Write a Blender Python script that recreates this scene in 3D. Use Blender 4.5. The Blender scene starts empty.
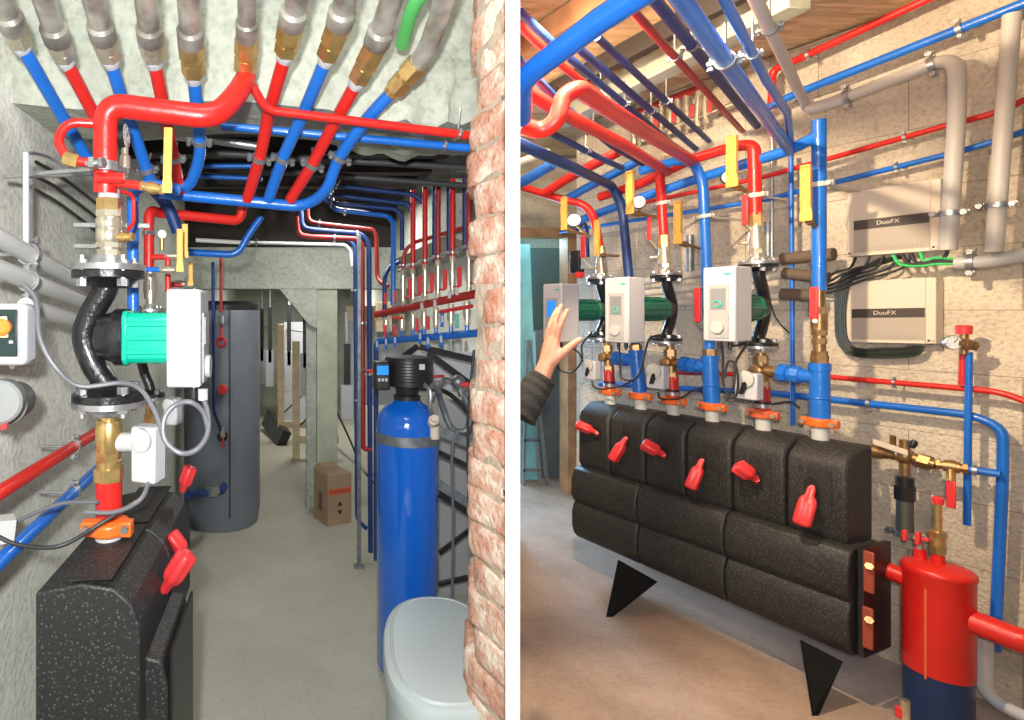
import bpy, math, random
from mathutils import Vector, noise, Matrix
random.seed(4)
F = 560.0; U0, V0, H = 285.0, 310.0, 1.5
C = bpy.context.scene.collection
V = Vector
EZ = V((0, 0, 1)); EX = V((1, 0, 0)); EY = V((0, 1, 0))
D = V((-.373, .928, 0)).normalized()      # along the right-hand boiler row, away from the camera
N = V((.928, .373, 0)).normalized()       # from the aisle towards the right-hand wall
R0 = V((2.111, 2.1, 0))
NR = N.dot(R0)

def W(u, v, y):                 # point of the room seen at a given spot and distance
    return V(((u-U0)/F*y, y, H-(v-V0)/F*y))
def ry(u, off):
    return (off+NR)/(N.x*(u-U0)/F+N.y)
def R(u, v, off=.12):           # point on a plane parallel to the right-hand wall
    return W(u, v, ry(u, off))
def RZ(u, z, off=.12):
    y = ry(u, off); return V(((u-U0)/F*y, y, z))
def PZ(u, v, z):
    y = F*(H-z)/(v-V0); return V(((u-U0)/F*y, y, z))
def LX(u, v, x):
    return W(u, v, F*x/(u-U0))

# ---------------------------------------------------------------- materials
MATS = {}
def mat(name, col, rough=.5, metal=0, var=.0, vscale=8, bump=0, bscale=40, coat=0, spec=.5, col2=None, emis=None, trans=0):
    if name in MATS: return MATS[name]
    m = bpy.data.materials.new(name); m.use_nodes = True
    nt = m.node_tree; b = nt.nodes['Principled BSDF']
    c = (*col, 1)
    b.inputs['Base Color'].default_value = c
    b.inputs['Roughness'].default_value = rough; b.inputs['Metallic'].default_value = metal
    b.inputs['Coat Weight'].default_value = coat
    b.inputs['Specular IOR Level'].default_value = spec
    if trans: b.inputs['Transmission Weight'].default_value = trans
    tc = nt.nodes.new('ShaderNodeTexCoord')
    if var or col2:
        n = nt.nodes.new('ShaderNodeTexNoise'); n.inputs['Scale'].default_value = vscale; n.inputs['Detail'].default_value = 6
        nt.links.new(tc.outputs['Object'], n.inputs['Vector'])
        r = nt.nodes.new('ShaderNodeValToRGB')
        c2 = col2 if col2 else tuple(x*(1-var) for x in col)
        r.color_ramp.elements[0].position = .38; r.color_ramp.elements[1].position = .62
        r.color_ramp.elements[0].color = (*c2, 1); r.color_ramp.elements[1].color = c
        nt.links.new(n.outputs['Fac'], r.inputs['Fac']); nt.links.new(r.outputs['Color'], b.inputs['Base Color'])
    if bump:
        n2 = nt.nodes.new('ShaderNodeTexNoise'); n2.inputs['Scale'].default_value = bscale; n2.inputs['Detail'].default_value = 8
        bp = nt.nodes.new('ShaderNodeBump'); bp.inputs['Strength'].default_value = bump; bp.inputs['Distance'].default_value = .01
        nt.links.new(tc.outputs['Object'], n2.inputs['Vector']); nt.links.new(n2.outputs['Fac'], bp.inputs['Height'])
        nt.links.new(bp.outputs['Normal'], b.inputs['Normal'])
    if emis:
        b.inputs['Emission Color'].default_value = (*emis[0], 1); b.inputs['Emission Strength'].default_value = emis[1]
    MATS[name] = m
    return m

RED = mat('red_paint', (.64, .018, .013), .36, var=.15, vscale=5, bump=.12, bscale=60, coat=.12)
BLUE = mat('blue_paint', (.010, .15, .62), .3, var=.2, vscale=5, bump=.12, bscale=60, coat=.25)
SHADEBLUE = mat('shaded_blue_paint', (.010, .045, .20), .5, var=.3, vscale=6, bump=.1, bscale=60)  # the blue pipe paint again, with shade put into its colour
DRED = mat('dull_red_paint', (.42, .025, .02), .4, var=.2, vscale=6, bump=.1, bscale=60)
SIGRED = mat('red_plastic', (.66, .035, .04), .4)
ORANGE = mat('orange_enamel', (.85, .15, .02), .35, bump=.15, bscale=50)
CORAL = mat('rust_orange_enamel', (.6, .11, .045), .4, bump=.15, bscale=50)
BRASS = mat('brass', (.74, .50, .20), .3, .85, var=.25, vscale=30)
DBRASS = mat('aged_brass', (.42, .26, .12), .4, .8, var=.3, vscale=30)
NICK = mat('nickel', (.72, .66, .52), .3, .8, var=.2, vscale=30)
STEEL = mat('zinc_steel', (.50, .51, .52), .36, .85, var=.2, vscale=40, bump=.1, bscale=80)
DSTEEL = mat('galvanised_steel', (.30, .33, .35), .45, .7, var=.35, vscale=25)
SILVER = mat('silvered_pipe', (.50, .49, .44), .34, .5, col2=(.24, .22, .19), vscale=14, bump=.2, bscale=40)
IRON = mat('black_cast_iron', (.012, .012, .014), .32, .1, bump=.3, bscale=70, coat=.3)
BLACK = mat('black_plastic', (.014, .014, .015), .4)
CABLE = mat('black_cable', (.02, .02, .022), .5)
GCABLE = mat('grey_cable', (.13, .13, .15), .45)
GREEN = mat('teal_green_enamel', (.0, .40, .26), .3, coat=.3)
DGREEN = mat('dark_green_enamel', (.004, .13, .08), .3, coat=.3)
WPLAS = mat('white_plastic', (.50, .51, .55), .4)
CREAM = mat('cream_plastic', (.66, .57, .46), .45)
GREIGE = mat('greige_panel', (.40, .35, .29), .5)
GREYP = mat('grey_plastic', (.50, .51, .50), .4, var=.08, vscale=4)
LGREY = mat('light_grey_panel', (.36, .37, .38), .4)
WPIPE = mat('pale_grey_pipe', (.52, .49, .45), .45)
YEL = mat('yellow_enamel', (.72, .42, .09), .4)
BROWNF = mat('brown_foam', (.13, .09, .065), .8, bump=.4, bscale=60)
GLASSW = mat('white_dial', (.85, .87, .88), .2)
SCREEN = mat('blue_screen', (.02, .2, .8), .2, emis=((.03, .3, 1), .6))
TANKG = mat('grey_tank_jacket', (.17, .19, .225), .42, var=.12, vscale=3, bump=.08, bscale=30)
TBLUE = mat('blue_fibreglass', (.005, .12, .60), .16, bump=.25, bscale=22, coat=.5)
LIDG = mat('grey_bin_plastic', (.46, .52, .52), .4, bump=.05, bscale=50)
CARD = mat('cardboard', (.36, .25, .16), .8, var=.12, vscale=6)
CARDR = mat('cardboard_red_print', (.62, .12, .06), .8)
INK = mat('black_ink', (.02, .018, .016), .7)
WOOD = mat('pale_timber', (.78, .64, .43), .6, col2=(.60, .48, .30), vscale=9, bump=.2, bscale=25)
POST = mat('grey_green_timber', (.47, .48, .38), .7, col2=(.36, .38, .30), vscale=7, bump=.25, bscale=25)
OWOOD = mat('orange_timber', (.52, .27, .13), .6, col2=(.38, .19, .09), vscale=9)
DARK_SHADE_W = mat('dark_and_shaded_timber', (.035, .028, .024), .8, bump=.4, bscale=20)  # near-black holds the left ceiling's shade; also serves one dark beam at right
SKIN = mat('skin', (.47, .20, .135), .5, var=.12, vscale=20)
CLOTH = mat('charcoal_cloth', (.011, .011, .012), .9, bump=.5, bscale=120)
CYAN = mat('pale_cyan_sheet', (.30, .66, .72), .5, var=.2, vscale=6)
WHITEP = mat('divider_white', (.93, .93, .93), .7)
CAPR = mat('red_cap', (.7, .04, .04), .4)
GRNC = mat('green_cable', (.03, .5, .12), .4)

def concrete(name, c1, c2, sc=2.2, bump=.5, fine=60, dark=.55):
    m = bpy.data.materials.new(name); m.use_nodes = True; MATS[name] = m
    nt = m.node_tree; b = nt.nodes['Principled BSDF']; b.inputs['Roughness'].default_value = .85
    L = nt.links.new
    tc = nt.nodes.new('ShaderNodeTexCoord')
    n = nt.nodes.new('ShaderNodeTexNoise'); n.inputs['Scale'].default_value = sc; n.inputs['Detail'].default_value = 9; n.inputs['Roughness'].default_value = .62
    L(tc.outputs['Object'], n.inputs['Vector'])
    r = nt.nodes.new('ShaderNodeValToRGB'); r.color_ramp.elements[0].position = .35; r.color_ramp.elements[1].position = .66
    r.color_ramp.elements[0].color = (*c1, 1); r.color_ramp.elements[1].color = (*c2, 1)
    L(n.outputs['Fac'], r.inputs['Fac'])
    n2 = nt.nodes.new('ShaderNodeTexNoise'); n2.inputs['Scale'].default_value = fine; n2.inputs['Detail'].default_value = 6
    L(tc.outputs['Object'], n2.inputs['Vector'])
    mx = nt.nodes.new('ShaderNodeMixRGB'); mx.blend_type = 'MULTIPLY'; mx.inputs['Fac'].default_value = .55
    r2 = nt.nodes.new('ShaderNodeValToRGB'); r2.color_ramp.elements[0].position = .3; r2.color_ramp.elements[1].position = .55
    r2.color_ramp.elements[0].color = (dark, dark, dark, 1)
    L(n2.outputs['Fac'], r2.inputs['Fac']); L(r.outputs['Color'], mx.inputs[1]); L(r2.outputs['Color'], mx.inputs[2])
    L(mx.outputs['Color'], b.inputs['Base Color'])
    bp = nt.nodes.new('ShaderNodeBump'); bp.inputs['Strength'].default_value = bump; bp.inputs['Distance'].default_value = .012
    ad = nt.nodes.new('ShaderNodeMath'); ad.operation = 'ADD'
    L(n.outputs['Fac'], ad.inputs[0]); L(n2.outputs['Fac'], ad.inputs[1]); L(ad.outputs[0], bp.inputs['Height'])
    L(bp.outputs['Normal'], b.inputs['Normal'])
    return m
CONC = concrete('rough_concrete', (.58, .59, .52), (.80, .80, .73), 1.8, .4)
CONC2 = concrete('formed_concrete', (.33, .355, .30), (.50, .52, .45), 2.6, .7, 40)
FLOORL = concrete('smooth_screed', (.40, .39, .31), (.47, .46, .38), 2.4, .08, 60, .8)
FLOORR = concrete('dusty_screed', (.27, .19, .14), (.39, .285, .22), 2.6, .15, 50, .72)

def blockwork():
    m = concrete('aerated_blockwork', (.50, .42, .32), (.70, .61, .48), 2.5, .8, 75)
    nt = m.node_tree; b = nt.nodes['Principled BSDF']; L = nt.links.new
    tc = nt.nodes.new('ShaderNodeTexCoord')
    d1 = nt.nodes.new('ShaderNodeVectorMath'); d1.operation = 'DOT_PRODUCT'; d1.inputs[1].default_value = tuple(D)
    L(tc.outputs['Object'], d1.inputs[0])
    sp = nt.nodes.new('ShaderNodeSeparateXYZ'); L(tc.outputs['Object'], sp.inputs[0])
    cb = nt.nodes.new('ShaderNodeCombineXYZ'); L(d1.outputs['Value'], cb.inputs[0]); L(sp.outputs['Z'], cb.inputs[1])
    br = nt.nodes.new('ShaderNodeTexBrick'); br.inputs['Scale'].default_value = 1; br.inputs['Brick Width'].default_value = .6
    br.inputs['Row Height'].default_value = .25; br.inputs['Mortar Size'].default_value = .0022; br.inputs['Mortar Smooth'].default_value = .6
    br.inputs['Color1'].default_value = (1, 1, 1, 1); br.inputs['Color2'].default_value = (.93, .93, .93, 1); br.inputs['Mortar'].default_value = (.35, .3, .25, 1)
    L(cb.outputs[0], br.inputs['Vector'])
    old = b.inputs['Base Color'].links[0].from_socket
    mx = nt.nodes.new('ShaderNodeMixRGB'); mx.blend_type = 'MULTIPLY'; mx.inputs['Fac'].default_value = .8
    L(old, mx.inputs[1]); L(br.outputs['Color'], mx.inputs[2]); L(mx.outputs['Color'], b.inputs['Base Color'])
    return m
BLOCKW = blockwork()

def epp():
    m = bpy.data.materials.new('black_moulded_foam'); m.use_nodes = True
    nt = m.node_tree; b = nt.nodes['Principled BSDF']; b.inputs['Roughness'].default_value = .55
    L = nt.links.new; tc = nt.nodes.new('ShaderNodeTexCoord')
    vo = nt.nodes.new('ShaderNodeTexVoronoi'); vo.inputs['Scale'].default_value = 120
    L(tc.outputs['Object'], vo.inputs['Vector'])
    r = nt.nodes.new('ShaderNodeValToRGB'); r.color_ramp.elements[0].position = .1; r.color_ramp.elements[1].position = .32
    r.color_ramp.elements[0].color = (.09, .09, .086, 1); r.color_ramp.elements[1].color = (.016, .0165, .016, 1)
    L(vo.outputs['Distance'], r.inputs['Fac']); L(r.outputs['Color'], b.inputs['Base Color'])
    bp = nt.nodes.new('ShaderNodeBump'); bp.inputs['Strength'].default_value = .22; bp.inputs['Distance'].default_value = .003
    L(vo.outputs['Distance'], bp.inputs['Height']); L(bp.outputs['Normal'], b.inputs['Normal'])
    return m
EPP = epp()

def brickm():
    m = bpy.data.materials.new('old_brick'); m.use_nodes = True
    nt = m.node_tree; b = nt.nodes['Principled BSDF']; b.inputs['Roughness'].default_value = .85
    L = nt.links.new; tc = nt.nodes.new('ShaderNodeTexCoord')
    n = nt.nodes.new('ShaderNodeTexNoise'); n.inputs['Scale'].default_value = 11; n.inputs['Detail'].default_value = 12; n.inputs['Roughness'].default_value = .72
    L(tc.outputs['Object'], n.inputs['Vector'])
    r = nt.nodes.new('ShaderNodeValToRGB'); e = r.color_ramp.elements
    e[0].position = .36; e[0].color = (.48, .17, .09, 1); e[1].position = .60; e[1].color = (.78, .68, .55, 1)
    k = e.new(.5); k.color = (.64, .40, .30, 1)
    L(n.outputs['Fac'], r.inputs['Fac']); L(r.outputs['Color'], b.inputs['Base Color'])
    bp = nt.nodes.new('ShaderNodeBump'); bp.inputs['Strength'].default_value = .7; bp.inputs['Distance'].default_value = .01
    n2 = nt.nodes.new('ShaderNodeTexNoise'); n2.inputs['Scale'].default_value = 70; n2.inputs['Detail'].default_value = 8
    L(tc.outputs['Object'], n2.inputs['Vector']); L(n2.outputs['Fac'], bp.inputs['Height']); L(bp.outputs['Normal'], b.inputs['Normal'])
    return m
BRICK = brickm()
MORTAR = mat('cream_mortar', (.52, .42, .32), .9, var=.25, vscale=12, bump=.7, bscale=40)

def osb():
    m = bpy.data.materials.new('strand_board'); m.use_nodes = True
    nt = m.node_tree; b = nt.nodes['Principled BSDF']; b.inputs['Roughness'].default_value = .6
    L = nt.links.new; tc = nt.nodes.new('ShaderNodeTexCoord'); mp = nt.nodes.new('ShaderNodeMapping')
    mp.inputs['Scale'].default_value = (9, 42, 20); mp.inputs['Rotation'].default_value = (0, 0, .7)
    L(tc.outputs['Object'], mp.inputs['Vector'])
    vo = nt.nodes.new('ShaderNodeTexVoronoi'); vo.inputs['Scale'].default_value = 1; vo.inputs['Randomness'].default_value = 1
    L(mp.outputs[0], vo.inputs['Vector'])
    r = nt.nodes.new('ShaderNodeValToRGB'); r.color_ramp.elements[0].color = (.50, .30, .14, 1); r.color_ramp.elements[1].color = (.86, .62, .36, 1)
    L(vo.outputs['Color'], r.inputs['Fac']); L(r.outputs['Color'], b.inputs['Base Color'])
    return m
OSB = osb()

# ---------------------------------------------------------------- mesh builder
def frame(ax):
    ax = ax.normalized(); t = EZ if abs(ax.z) < .9 else EX
    a = ax.cross(t).normalized(); return a, ax.cross(a).normalized()

def round_path(pts, br, n=6):
    pts = [V(p) for p in pts]
    if br <= 0 or len(pts) < 3: return pts
    out = [pts[0]]
    for i in range(1, len(pts)-1):
        p, a, b = pts[i], pts[i-1], pts[i+1]
        d1 = (a-p); d2 = (b-p); l = min(d1.length, d2.length)*.49
        t = min(br, l)
        if d1.angle(d2) > 3.0: out.append(p); continue
        s = p+d1.normalized()*t; e = p+d2.normalized()*t
        for k in range(n+1):
            q = k/n; out.append(s.lerp(p, q).lerp(p.lerp(e, q), q))
    out.append(pts[-1]); return out

def catmull(pts, n=8):
    pts = [V(p) for p in pts]; out = []
    P = [pts[0]*2-pts[1]]+pts+[pts[-1]*2-pts[-2]]
    for i in range(1, len(P)-2):
        for k in range(n):
            t = k/n
            out.append(.5*((2*P[i])+(P[i+1]-P[i-1])*t+(2*P[i-1]-5*P[i]+4*P[i+1]-P[i+2])*t*t+(3*P[i]-P[i-1]-3*P[i+1]+P[i+2])*t**3))
    out.append(pts[-1]); return out

class MB:
    def __init__(s): s.v = []; s.f = []
    def ring(s, c, a, b, r, seg, lobes=0, depth=0):
        i0 = len(s.v)
        for k in range(seg):
            t = 2*math.pi*k/seg
            rr = r*(1+depth*math.cos(lobes*t)) if lobes else r
            s.v.append(c+a*(rr*math.cos(t))+b*(rr*math.sin(t)))
        return i0
    def bridge(s, i, j, seg):
        for k in range(seg):
            l = (k+1) % seg; s.f.append((i+k, i+l, j+l, j+k))
    def cap(s, i, seg, flip=False):
        r = list(range(i, i+seg)); s.f.append(tuple(r if flip else r[::-1]))
    def tube(s, pts, r, seg=14, br=0, caps=True, rads=None):
        pts = round_path(pts, br); n = len(pts)
        tang = []
        for i in range(n):
            t = pts[min(i+1, n-1)]-pts[max(i-1, 0)]
            tang.append(t.normalized() if t.length > 1e-9 else EZ)
        a, b = frame(tang[0]); prev = None
        for i in range(n):
            if i:
                a = (a-tang[i]*a.dot(tang[i])).normalized(); b = tang[i].cross(a).normalized()
            rr = rads[i] if rads and len(rads) == n else (r if not rads else r)
            j = s.ring(pts[i], a, b, rr, seg)
            if prev is None:
                if caps: s.cap(j, seg)
            else: s.bridge(prev, j, seg)
            prev = j
        if caps: s.cap(prev, seg, True)
        return s
    def cyl(s, p, q, r, r2=None, seg=20):
        return s.lathe([(0, r), ((q-p).length, r if r2 is None else r2)], p, q-p, seg)
    def lathe(s, prof, o, ax, seg=24, lobes=0, depth=0, caps=True):
        ax = V(ax).normalized(); a, b = frame(ax); prev = None
        for h, r in prof:
            j = s.ring(V(o)+ax*h, a, b, max(r, 1e-5), seg, lobes, depth)
            if prev is None:
                if caps: s.cap(j, seg)
            else: s.bridge(prev, j, seg)
            prev = j
        if caps: s.cap(prev, seg, True)
        return s
    def hexn(s, p, q, r): return s.cyl(p, q, r, seg=6)
    def box(s, c, sx, sy, sz, ax=EX, ay=EY, az=EZ):
        i = len(s.v); c = V(c)
        for dx in (-.5, .5):
            for dy in (-.5, .5):
                for dz in (-.5, .5): s.v.append(c+ax*(dx*sx)+ay*(dy*sy)+az*(dz*sz))
        for q in ((0, 1, 3, 2), (4, 6, 7, 5), (0, 4, 5, 1), (2, 3, 7, 6), (0, 2, 6, 4), (1, 5, 7, 3)): s.f.append(tuple(i+k for k in q))
        return s
    def prism(s, poly, o, ax, ay, ext, mid=None):
        i = len(s.v); n = len(poly); o = V(o); ext = V(ext)
        for x, y in poly: s.v.append(o+ax*x+ay*y)
        for x, y in poly: s.v.append(o+ax*x+ay*y+ext)
        s.f.append(tuple(i+k for k in range(n))[::-1]); s.f.append(tuple(i+n+k for k in range(n)))
        for k in range(n):
            l = (k+1) % n; s.f.append((i+k, i+l, i+n+l, i+n+k))
        return s
    def torus(s, c, ax, R_, r, seg=28, ts=8, a0=0, a1=2*math.pi):
        a, b = frame(V(ax)); full = abs(a1-a0-2*math.pi) < 1e-6
        m = seg if full else seg+1
        pts = [V(c)+a*(R_*math.cos(a0+(a1-a0)*k/seg))+b*(R_*math.sin(a0+(a1-a0)*k/seg)) for k in range(seg+1)]
        return s.tube(pts, r, ts)
    def ball(s, c, r, sc=(1, 1, 1), seg=14, rings=8):
        c = V(c); prev = None
        for i in range(rings+1):
            t = math.pi*i/rings; z = -math.cos(t); rr = max(math.sin(t), 1e-3)
            j = len(s.v)
            for k in range(seg):
                p = 2*math.pi*k/seg
                s.v.append(c+V((rr*math.cos(p)*r*sc[0], rr*math.sin(p)*r*sc[1], z*r*sc[2])))
            if prev is not None: s.bridge(prev, j, seg)
            else: s.cap(j, seg)
            prev = j
        s.cap(prev, seg, True)
        return s
    def build(s, name, m, parent=None, bevel=0, angle=35, org=None, mods=None):
        if org is None:
            if parent is not None: org = ORG[parent]
            else:
                lo = V((min(p.x for p in s.v), min(p.y for p in s.v), min(p.z for p in s.v)))
                hi = V((max(p.x for p in s.v), max(p.y for p in s.v), max(p.z for p in s.v)))
                org = V(((lo.x+hi.x)/2, (lo.y+hi.y)/2, lo.z))
        me = bpy.data.meshes.new(name)
        me.from_pydata([tuple(V(p)-org) for p in s.v], [], s.f)
        me.materials.append(m)
        import bmesh
        bm = bmesh.new(); bm.from_mesh(me); bmesh.ops.recalc_face_normals(bm, faces=bm.faces); bm.to_mesh(me); bm.free()
        me.polygons.foreach_set('use_smooth', [True]*len(me.polygons))
        me.set_sharp_from_angle(angle=math.radians(angle))
        o = bpy.data.objects.new(name, me); C.objects.link(o)
        if parent is not None:
            o.parent = parent; ORG[o] = ORG[parent]
        else:
            o.location = org; ORG[o] = org
        if bevel:
            b = o.modifiers.new('bevel', 'BEVEL'); b.width = bevel; b.segments = 2; b.limit_method = 'ANGLE'; b.angle_limit = math.radians(40)
        return o
ORG = {}
def tag(o, label, cat, group=None, kind=None):
    o['label'] = label; o['category'] = cat
    if group: o['group'] = group
    if kind: o['kind'] = kind
    return o
def struct(o): o['kind'] = 'structure'; return o
def thing(name, label, cat, loc, group=None):
    o = bpy.data.objects.new(name, None); C.objects.link(o); o.location = loc; o.empty_display_size = .05
    ORG[o] = V(loc); return tag(o, label, cat, group)

def clampmesh(p, t, r, back=None, rod=.0, w=None):
    """ring clip with two screw ears round a pipe, and an optional rod to the wall"""
    m = MB(); t = t.normalized(); w = w or r*.8
    m.lathe([(-w/2, r*1.05), (-w/2, r*1.28), (w/2, r*1.28), (w/2, r*1.05)], p, t, 18, caps=False)
    b = back.normalized() if back is not None else EZ
    b = (b-t*b.dot(t)).normalized(); s = t.cross(b).normalized()
    for q in (1, -1):
        m.box(p+s*(q*r*1.6), r*.9, w, r*.5, s, t, b)
        m.cyl(p+s*(q*r*1.65)-b*r*.9, p+s*(q*r*1.65)+b*r*.7, r*.22, seg=8)
        m.hexn(p+s*(q*r*1.65)-b*r*1.0, p+s*(q*r*1.65)-b*r*.6, r*.42)
    if rod: m.cyl(p+b*r*1.2, p+b*(rod), max(.003, r*.22), seg=8)
    return m

def pipe(pts, r, m, name='heating_pipe', label='', cat='pipe', br=None, clamps=(), back=None, rod=0, group=None, seg=14, parent=None, cm=None):
    path = round_path(pts, br if br is not None else r*3.2)
    mb = MB().tube(path, r, seg)
    o = mb.build(name, m, parent)
    if label: tag(o, label, cat, group)
    if clamps:
        L = [0]
        for i in range(1, len(path)): L.append(L[-1]+(path[i]-path[i-1]).length)
        for c in clamps:
            d = c*L[-1]; i = 1
            while i < len(L)-1 and L[i] < d: i += 1
            q = (d-L[i-1])/max(L[i]-L[i-1], 1e-9)
            p = path[i-1].lerp(path[i], q); t = path[i]-path[i-1]
            clampmesh(p, t, r, back, rod).build('pipe_clamp', cm or STEEL, o)
    return o

def text_mesh(txt, size, o, ax, ay, m, parent, name='lettering', ext=.0006):
    cu = bpy.data.curves.new('t', 'FONT'); cu.body = txt; cu.size = size; cu.align_x = 'CENTER'; cu.align_y = 'CENTER'; cu.extrude = ext
    ob = bpy.data.objects.new('t', cu); C.objects.link(ob); bpy.context.view_layer.update()
    me = bpy.data.meshes.new_from_object(ob.evaluated_get(bpy.context.evaluated_depsgraph_get()))
    bpy.data.objects.remove(ob)
    az = ax.cross(ay)
    o = V(o)-ORG[parent]
    for v in me.vertices: v.co = o+ax*v.co.x+ay*v.co.y+az*v.co.z
    me.materials.clear(); me.materials.append(m)
    x = bpy.data.objects.new(name, me); C.objects.link(x); x.parent = parent; ORG[x] = ORG[parent]
    return x
# ================================================================ ROOM SHELL
ZC = 2.76
KP = .4066
PD = V((KP, 1, 0)).normalized(); PN = V((1, -KP, 0)).normalized()
def slab(name, poly, z0, z1, m):
    return struct(MB().prism(poly, V((0, 0, z0)), EX, EY, V((0, 0, z1-z0))).build(name, m, org=V((0, 0, 0))))
def wallbox(name, x0, x1, y0, y1, z0, z1, m, fn=struct):
    return fn(MB().box(V(((x0+x1)/2, (y0+y1)/2, (z0+z1)/2)), x1-x0, y1-y0, z1-z0).build(name, m, org=V((0, 0, 0))))
slab('floor', [(-.9, -.6), (0, -.6), (0, 0), (1.05, 1.05/KP), (1.05, 8.8), (-.9, 8.8)], -.1, 0, FLOORL)
slab('floor', [(0, -.6), (4.2, -.6), (4.2, 6.2), (1.05, 6.2), (1.05, 1.05/KP), (0, 0)], -.1, 0, FLOORR)
wallbox('wall_left', -.9, -.76, -.6, 8.7, 0, ZC, CONC)
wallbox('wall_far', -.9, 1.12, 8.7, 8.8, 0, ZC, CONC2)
wallbox('wall_right', 1.0, 1.1, 2.75, 8.7, 0, ZC, CONC)
slab('ceiling', [(-.9, -.6), (0, -.6), (0, 0), (.66, 1.6), (-.9, 1.6)], ZC, ZC+.1, CONC)
slab('ceiling', [(-.9, 1.85), (.75, 1.85), (1.1, 2.75), (1.1, 4.3), (-.9, 4.3)], 2.35, 2.5, DARK_SHADE_W)  # shade over the passage is in the timber colour
slab('ceiling', [(-.9, 4.3), (1.1, 4.3), (1.1, 8.8), (-.9, 8.8)], 2.02, 2.15, DARK_SHADE_W)
slab('ceiling', [(0, -.6), (4.2, -.6), (4.2, 6.2), (1.12, 6.2), (1.12, 2.75), (0, 0)], ZC+.01, ZC+.1, OSB)
# white divider slab added between the two rooms, seen on its narrow end
def added_divider():
    a = PD*(1.25*math.sqrt(1+KP*KP)); b = PD*(3.75*math.sqrt(1+KP*KP))
    c = (a+b)/2
    m = MB().box(V((c.x, c.y, ZC/2)), (b-a).length, .0302, ZC, PD, PN, EZ)
    struct(m.build('wall_added_divider', WHITEP, org=V((0, 0, 0))))
added_divider()

# rough concrete header over the passage
def header():
    m = MB(); nx, nz = 60, 28; x0, x1 = -.76, .60; base = len(m.v)
    for i in range(nx+1):
        x = x0+(x1-x0)*i/nx
        zb = 2.07-.012*math.sin(x*9)
        if x > .12: zb -= min(1, (x-.12)/.22)*(.07+.035*noise.noise(V((x*14, 0, 3))))
        for j in range(nz+1):
            z = zb+(ZC-zb)*j/nz
            y = 1.56+.006*noise.noise(V((x*5, z*5, 0)))
            if x > .18 and z < 2.22: y -= .05*min(1, (x-.18)/.1)*min(1, (2.22-z)/.05)*(.6+.8*noise.noise(V((x*22, z*22, 1))))
            m.v.append(V((x, y, z)))
    for i in range(nx):
        for j in range(nz):
            a = base+i*(nz+1)+j; m.f.append((a, a+nz+1, a+nz+2, a+1))
    # underside and back
    for i in range(nx+1):
        p = m.v[base+i*(nz+1)]; m.v.append(V((p.x, 1.85, p.z)))
    o = base+(nx+1)*(nz+1)
    for i in range(nx): m.f.append((base+i*(nz+1), o+i, o+i+1, base+(i+1)*(nz+1)))
    k = len(m.v); m.v += [V((x0, 1.85, ZC)), V((x1, 1.85, ZC))]
    m.f.append(tuple([k]+[o+i for i in range(nx+1)]+[k+1]))
    m.f.append(tuple([base+nx*(nz+1)+j for j in range(nz+1)]+[k+1, o+nx]))
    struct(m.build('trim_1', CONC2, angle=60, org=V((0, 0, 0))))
header()
# far beam and the long side beam
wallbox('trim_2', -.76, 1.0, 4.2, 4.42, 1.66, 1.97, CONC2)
wallbox('trim_3', -.76, 1.0, 4.24, 4.42, 1.97, 2.35, DARK_SHADE_W)
def sidebeam():
    m = MB().prism([(.78, 1.86), (1.0, 1.80), (1.0, 2.35), (.86, 2.35)], V((0, 2.72, 0)), EX, EZ, V((0, 1.5, 0)))
    struct(m.build('trim_4', CONC2, org=V((0, 0, 0))))
sidebeam()
for i, y in enumerate((2.0, 2.35, 2.7, 3.05, 3.4, 3.75)):
    wallbox('trim_5', -.76, .72 if y < 2.6 else .8, y, y+.08, 2.25, 2.35, DARK_SHADE_W)
for y in (4.9, 5.6, 6.3, 7.0, 7.7): wallbox('trim_6', -.76, 1.0, y, y+.09, 1.93, 2.02, DARK_SHADE_W)

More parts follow.
